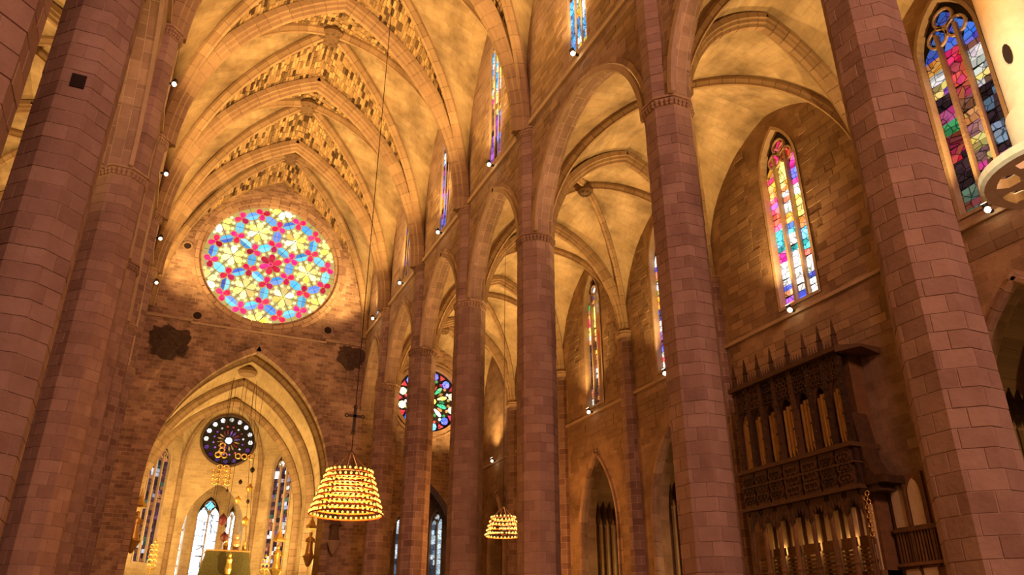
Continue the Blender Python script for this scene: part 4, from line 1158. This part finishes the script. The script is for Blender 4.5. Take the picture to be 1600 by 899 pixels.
# wooden gallery against the wall right of the organ
GA = thing('wall_gallery', 'brown wooden gallery with two pale arched panels right of the organ', 'gallery', (20.9, 22, 0))
def gb(name, mb, mat, par=None): return obj(name, [p - Vector((20.9, 22, 0)) for p in mb.v], mb.f, M[mat], par or GA)
FG = frame((20.9, 0, 0), (0, 1, 0), (1, 0, 0))
gb('back_board', MB().box(20.88, 20.97, 20.75, 22.75, 0, 7.9), 'wood2')
for c in (22.35, 21.55):
    gb('pale_arched_panel', MB().prism(arch_poly(c, .29, 5.95, 7.1, 7.7, 6), FG, -.06, .0), 'pale')
gb('frame_post', MB().box(20.76, 20.9, 21.9, 22.02, 4.4, 7.9), 'wood2'); gb('frame_post', MB().box(20.76, 20.9, 21.02, 21.14, 4.4, 7.9), 'wood2')
gb('rail', MB().box(20.7, 20.9, 20.75, 22.75, 5.75, 5.92), 'wood2'); gb('rail', MB().box(20.7, 20.9, 20.75, 22.75, 4.5, 4.62), 'wood2')
for k in range(14): gb('lattice_bar', MB().box(20.78, 20.84, 20.8 + k * .14, 20.86 + k * .14, 4.62, 5.75), 'wood2')
for c in (22.3, 21.5): gb('pale_lower_panel', MB().box(20.82, 20.9, c - .3, c + .3, 3.6, 4.4), 'pale')

# ------------------------------------------------------------------ cream post with wheel foot
PX = thing('hanging_post', 'cream painted hollow post ending in a spoked wheel, top right corner', 'post', (2.72, 4.2, 6.5))
MB().lathe([(.38, .03), (.38, .86), (.33, .92), (.31, .95), (.31, 3.6), (.26, 3.7)], 24).build('post', M['white'], PX, True)
MB().tube([(0, 0, 3.65), (0, 0, 36.0)], .05, 8).build('suspension_rod', M['iron'], PX)
mb = MB(); ro, ri = .83, .66
for (r_a, r_b) in ((ro, ri),):
    v = []; n = 40; f = []
    for r_, z in ((ri, -.0), (ro - .04, -.0), (ro, .03), (ro, .12), (ro - .04, .15), (ri, .15)):
        for i in range(n): v.append((r_ * math.cos(2 * PI * i / n), r_ * math.sin(2 * PI * i / n), z))
    K = 6
    for j in range(K):
        for i in range(n): f.append((j * n + i, j * n + (i + 1) % n, ((j + 1) % K) * n + (i + 1) % n, ((j + 1) % K) * n + i))
    mb.add(v, f)
mb.build('wheel_rim', M['white'], PX)
MB().lathe([(.20, -.08), (.26, -.06), (.30, .02), (.42, .03), (.42, .15), (.3, .15)], 24).build('hub', M['white'], PX)
for k in range(8):
    a = PI / 8 + k * PI / 4; c, s = math.cos(a), math.sin(a)
    pts = [(.36, -.14), (.53, -.055), (.69, -.15), (.69, .15), (.53, .055), (.36, .14)]
    v = [(p * c - q * s, p * s + q * c, z) for z in (.015, .14) for p, q in pts]
    obj('spoke', v, [tuple(range(6)), tuple(range(11, 5, -1))] + [(i, (i + 1) % 6, 6 + (i + 1) % 6, 6 + i) for i in range(6)], M['white'], PX)
d = Vector((CAM.x - 2.72, CAM.y - 4.2, 0)).normalized(); sd = Vector((-d.y, d.x, 0))
hc = (d - sd * .45).normalized() * .307 + Vector((0, 0, 1.62))
hn = (d - sd * .45).normalized(); hs = Vector((-hn.y, hn.x, 0))
obj('round_hole', [hc + hn * .012 + hs * (.055 * math.cos(a * PI / 6)) + Vector((0, 0, .15 * math.sin(a * PI / 6))) for a in range(12)] + [hc - hn * .05], [tuple(range(12))] + [(i, 12, (i + 1) % 12) for i in range(12)], M['dark'], PX)  # dark disc coloured like the shaded inside of a hole

# ------------------------------------------------------------------ furnishings of the royal chapel
AC = thing('altar_canopy', 'dark green and gold suspended canopy over the altar', 'canopy', (.85, 77, 7.2))
def frus(r0, r1, z0, z1, w0=1.0): 
    return MB().add([(-r0, -1.6 * w0, z0), (r0, -1.6 * w0, z0), (r0, 1.6 * w0, z0), (-r0, 1.6 * w0, z0), (-r1, -1.3, z1), (r1, -1.3, z1), (r1, 1.3, z1), (-r1, 1.3, z1)], [(0, 1, 5, 4), (1, 2, 6, 5), (2, 3, 7, 6), (3, 0, 4, 7), (4, 5, 6, 7), (0, 3, 2, 1)])
frus(2.15, 1.75, 0, 2.1).build('canopy_cloth', M['green'], AC)
MB().box(-1.85, 1.85, -1.45, 1.45, 2.1, 2.22).build('top_rail', M['gold'], AC)
mb = MB()
for k in range(15): mb.lathe([(.02, -.28), (.07, -.08), (.05, 0)], 5, (-2.1 + k * .3, -1.6, 0))
mb.build('tassels', M['gold'], AC)
mb = MB().lathe([(.05, 0), (.22, .1), (.30, .5), (.22, 1.0), (.26, 1.3), (.12, 1.5), (.14, 1.7), (.02, 1.9)], 8, (.15, -1.75, .1)); mb.build('gilded_figure', M['gold'], AC)
for x, s in ((-.25, .8), (.62, 1.15), (1.35, .7)):
    MB().lathe([(.35 * s, 0), (.38 * s, .1), (.2 * s, .2), (.28 * s, .5 * s), (.22 * s, .8 * s), (.1 * s, .9 * s), (.17 * s, 1.05 * s), (.15 * s, 1.25 * s), (.03, 1.35 * s)], 8, (x, -.6, 2.2)).build('crowning_figure', M['gold'] if s < 1 else M['pipe'], AC)
for x, y in ((-1.7, -1.3), (1.7, -1.3), (1.7, 1.3), (-1.7, 1.3)):
    MB().tube([(x, y, 2.2), (x * .6 - .85, y, 18.9)], .02, 5).build('hanging_wire', M['iron'], AC)
def garland(loc, rows, label):
    t = thing('ring_garland', label, 'ornament', loc)
    for j, n in enumerate(rows):
        for k in range(n):
            MB().torus(((k - (n - 1) / 2) * .56, 0, -j * .44), .23, .07, 'y', 12, 5).build('ring', M['gold'], t)
    MB().tube([(0, 0, .1), (0, 0, 25.1 - .45 * abs(loc[0]) - loc[2])], .018, 5).build('wire', M['iron'], t)
garland((-.62, 76.6, 16.7), [2, 3, 3, 3], 'cluster of small gilded rings hanging under the small dark wheel window')
garland((-1.0, 76.2, 18.63), [1, 1, 2], 'three loose gilded rings in front of the small dark wheel window')
garland((.99, 75.6, 17.66), [3], 'short row of gilded rings right of the ring cluster')
def lampchain(loc, beads, label):
    t = thing('hanging_lamp', label, 'lamp', loc, 'hanging altar lamps')
    for z, r, mt in beads: MB().lathe([(.02, -r * 1.5), (r * .6, -r * 1.1), (r, -r * .2), (r * .9, r * .3), (r * .4, r * .8), (.03, r * 1.2)], 10, (0, 0, z)).build('lamp_bowl', M[mt], t)
    MB().tube([(0, 0, beads[-1][0]), (0, 0, 25.1 - .45 * abs(loc[0]) - loc[2])], .02, 5).build('chain', M['iron'], t)
lampchain((1.95, 76.3, 12.1), [(0, .34, 'gold'), (1.7, .16, 'iron'), (2.9, .32, 'gold'), (4.6, .22, 'iron')], 'long chain of gilded altar lamps right of the ring cluster')
lampchain((1.05, 76.3, 13.9), [(0, .28, 'gold'), (1.6, .18, 'iron'), (3.9, .2, 'iron')], 'chain with one gilded altar lamp over the right white lancet')
lampchain((.0, 76.1, 12.1), [(0, .40, 'red'), (2.5, .12, 'iron')], 'dark red hanging lamp between the white lancets')
lampchain((.26, 75.15, 10.5), [(0, .34, 'red'), (.9, .12, 'iron')], 'dark red hanging lamp just above the canopy')
def curl(loc, n, label):
    t = thing('wrought_candelabrum', label, 'candelabrum', loc)
    MB().lathe([(.35, 0), (.3, .1), (.07, .3), (.06, loc[2] * 0 + 8.0 - 0)], 8, (0, 0, -loc[2])).build('stem', M['gold'], t)
    for k in range(n):
        for s in (-1, 1): MB().torus((s * .17, 0, .3 + k * .42 - .0), .2 - .012 * k, .055, 'y', 12, 5).build('scroll', M['gold'], t)
    MB().lathe([(.1, .2 + n * .42), (.14, .3 + n * .42), (.02, .55 + n * .42)], 8).build('finial', M['gold'], t)
curl((-5.15, 77, 7.6), 5, 'gilded scrollwork candelabrum before the left chapel window')
curl((4.27, 77, 7.6), 3, 'gilded scrollwork candelabrum before the right chapel window')
def statue(loc, h, mt, label, bracket, cat='statue'):
    t = thing('saint_statue', label, cat, loc); s = h / 1.9
    mb = MB(); n = 14
    prof = [(.34, .0), (.36, .1), (.27, .5), (.24, .9), (.30, 1.2), (.30, 1.38), (.14, 1.5), (.10, 1.55), (.14, 1.62), (.15, 1.75), (.11, 1.87), (.02, 1.92)]
    v = []; f = []
    for j, (r_, z) in enumerate(prof):
        for i in range(n):
            a = 2 * PI * i / n; fold = 1 + (.10 * math.cos(5 * a + j) if j < 5 else 0); sq = .72 if z < 1.5 else .95
            v.append((s * r_ * fold * math.cos(a), s * r_ * fold * sq * math.sin(a), s * z))
    for j in range(len(prof) - 1):
        for i in range(n): f.append((j * n + i, j * n + (i + 1) % n, (j + 1) * n + (i + 1) % n, (j + 1) * n + i))
    f.append(tuple(range(n - 1, -1, -1))); f.append(tuple((len(prof) - 1) * n + i for i in range(n)))
    for sx in (-1, 1):   # arms folded forward
        b = MB().tube([(sx * .28 * s, 0, 1.33 * s), (sx * .36 * s, -.1 * s, 1.05 * s), (sx * .08 * s, -.3 * s, 1.12 * s)], [.09 * s, .08 * s, .05 * s], 6); k = len(v); v += b.v; f += [tuple(i + k for i in q) for q in b.f]
    obj('figure', v, f, M[mt], t, None, True)
    MB().lathe([(.08, -.9 * s), (.2, -.75 * s), (.42 * s, -.2 * s), (.5 * s, -.08 * s), (.5 * s, 0)], 8).build('bracket', M[bracket], t)
    MB().lathe([(.42 * s, 2.15 * s), (.5 * s, 2.25 * s), (.3 * s, 2.5 * s), (.12 * s, 2.9 * s), (.02, 3.5 * s)], 6).build('spired_canopy', M[bracket], t)
    MB().box(-.06, .06, 0, .75, -.4 * s, -.25 * s).box(-.06, .06, 0, .75, 2.3 * s, 2.4 * s).build('fixing', M[bracket], t)
statue((-6.85, 67.6, 9.0), 2.1, 'gold', 'gilded statue on a bracket at the left jamb of the chapel arch', 'gold')
statue((6.6, 68.9, 8.6), 1.9, 'gold', 'gilded statue just inside the right jamb of the chapel arch', 'gold')
statue((7.95, 65.9, 9.5), 2.2, 'statue', 'dark stone saint on a bracket at the right jamb of the chapel arch', 'trim')
statue((5.5, 78.5, 8.2), 2.2, 'gold', 'gilded statue between right chapel window and jamb', 'gold')
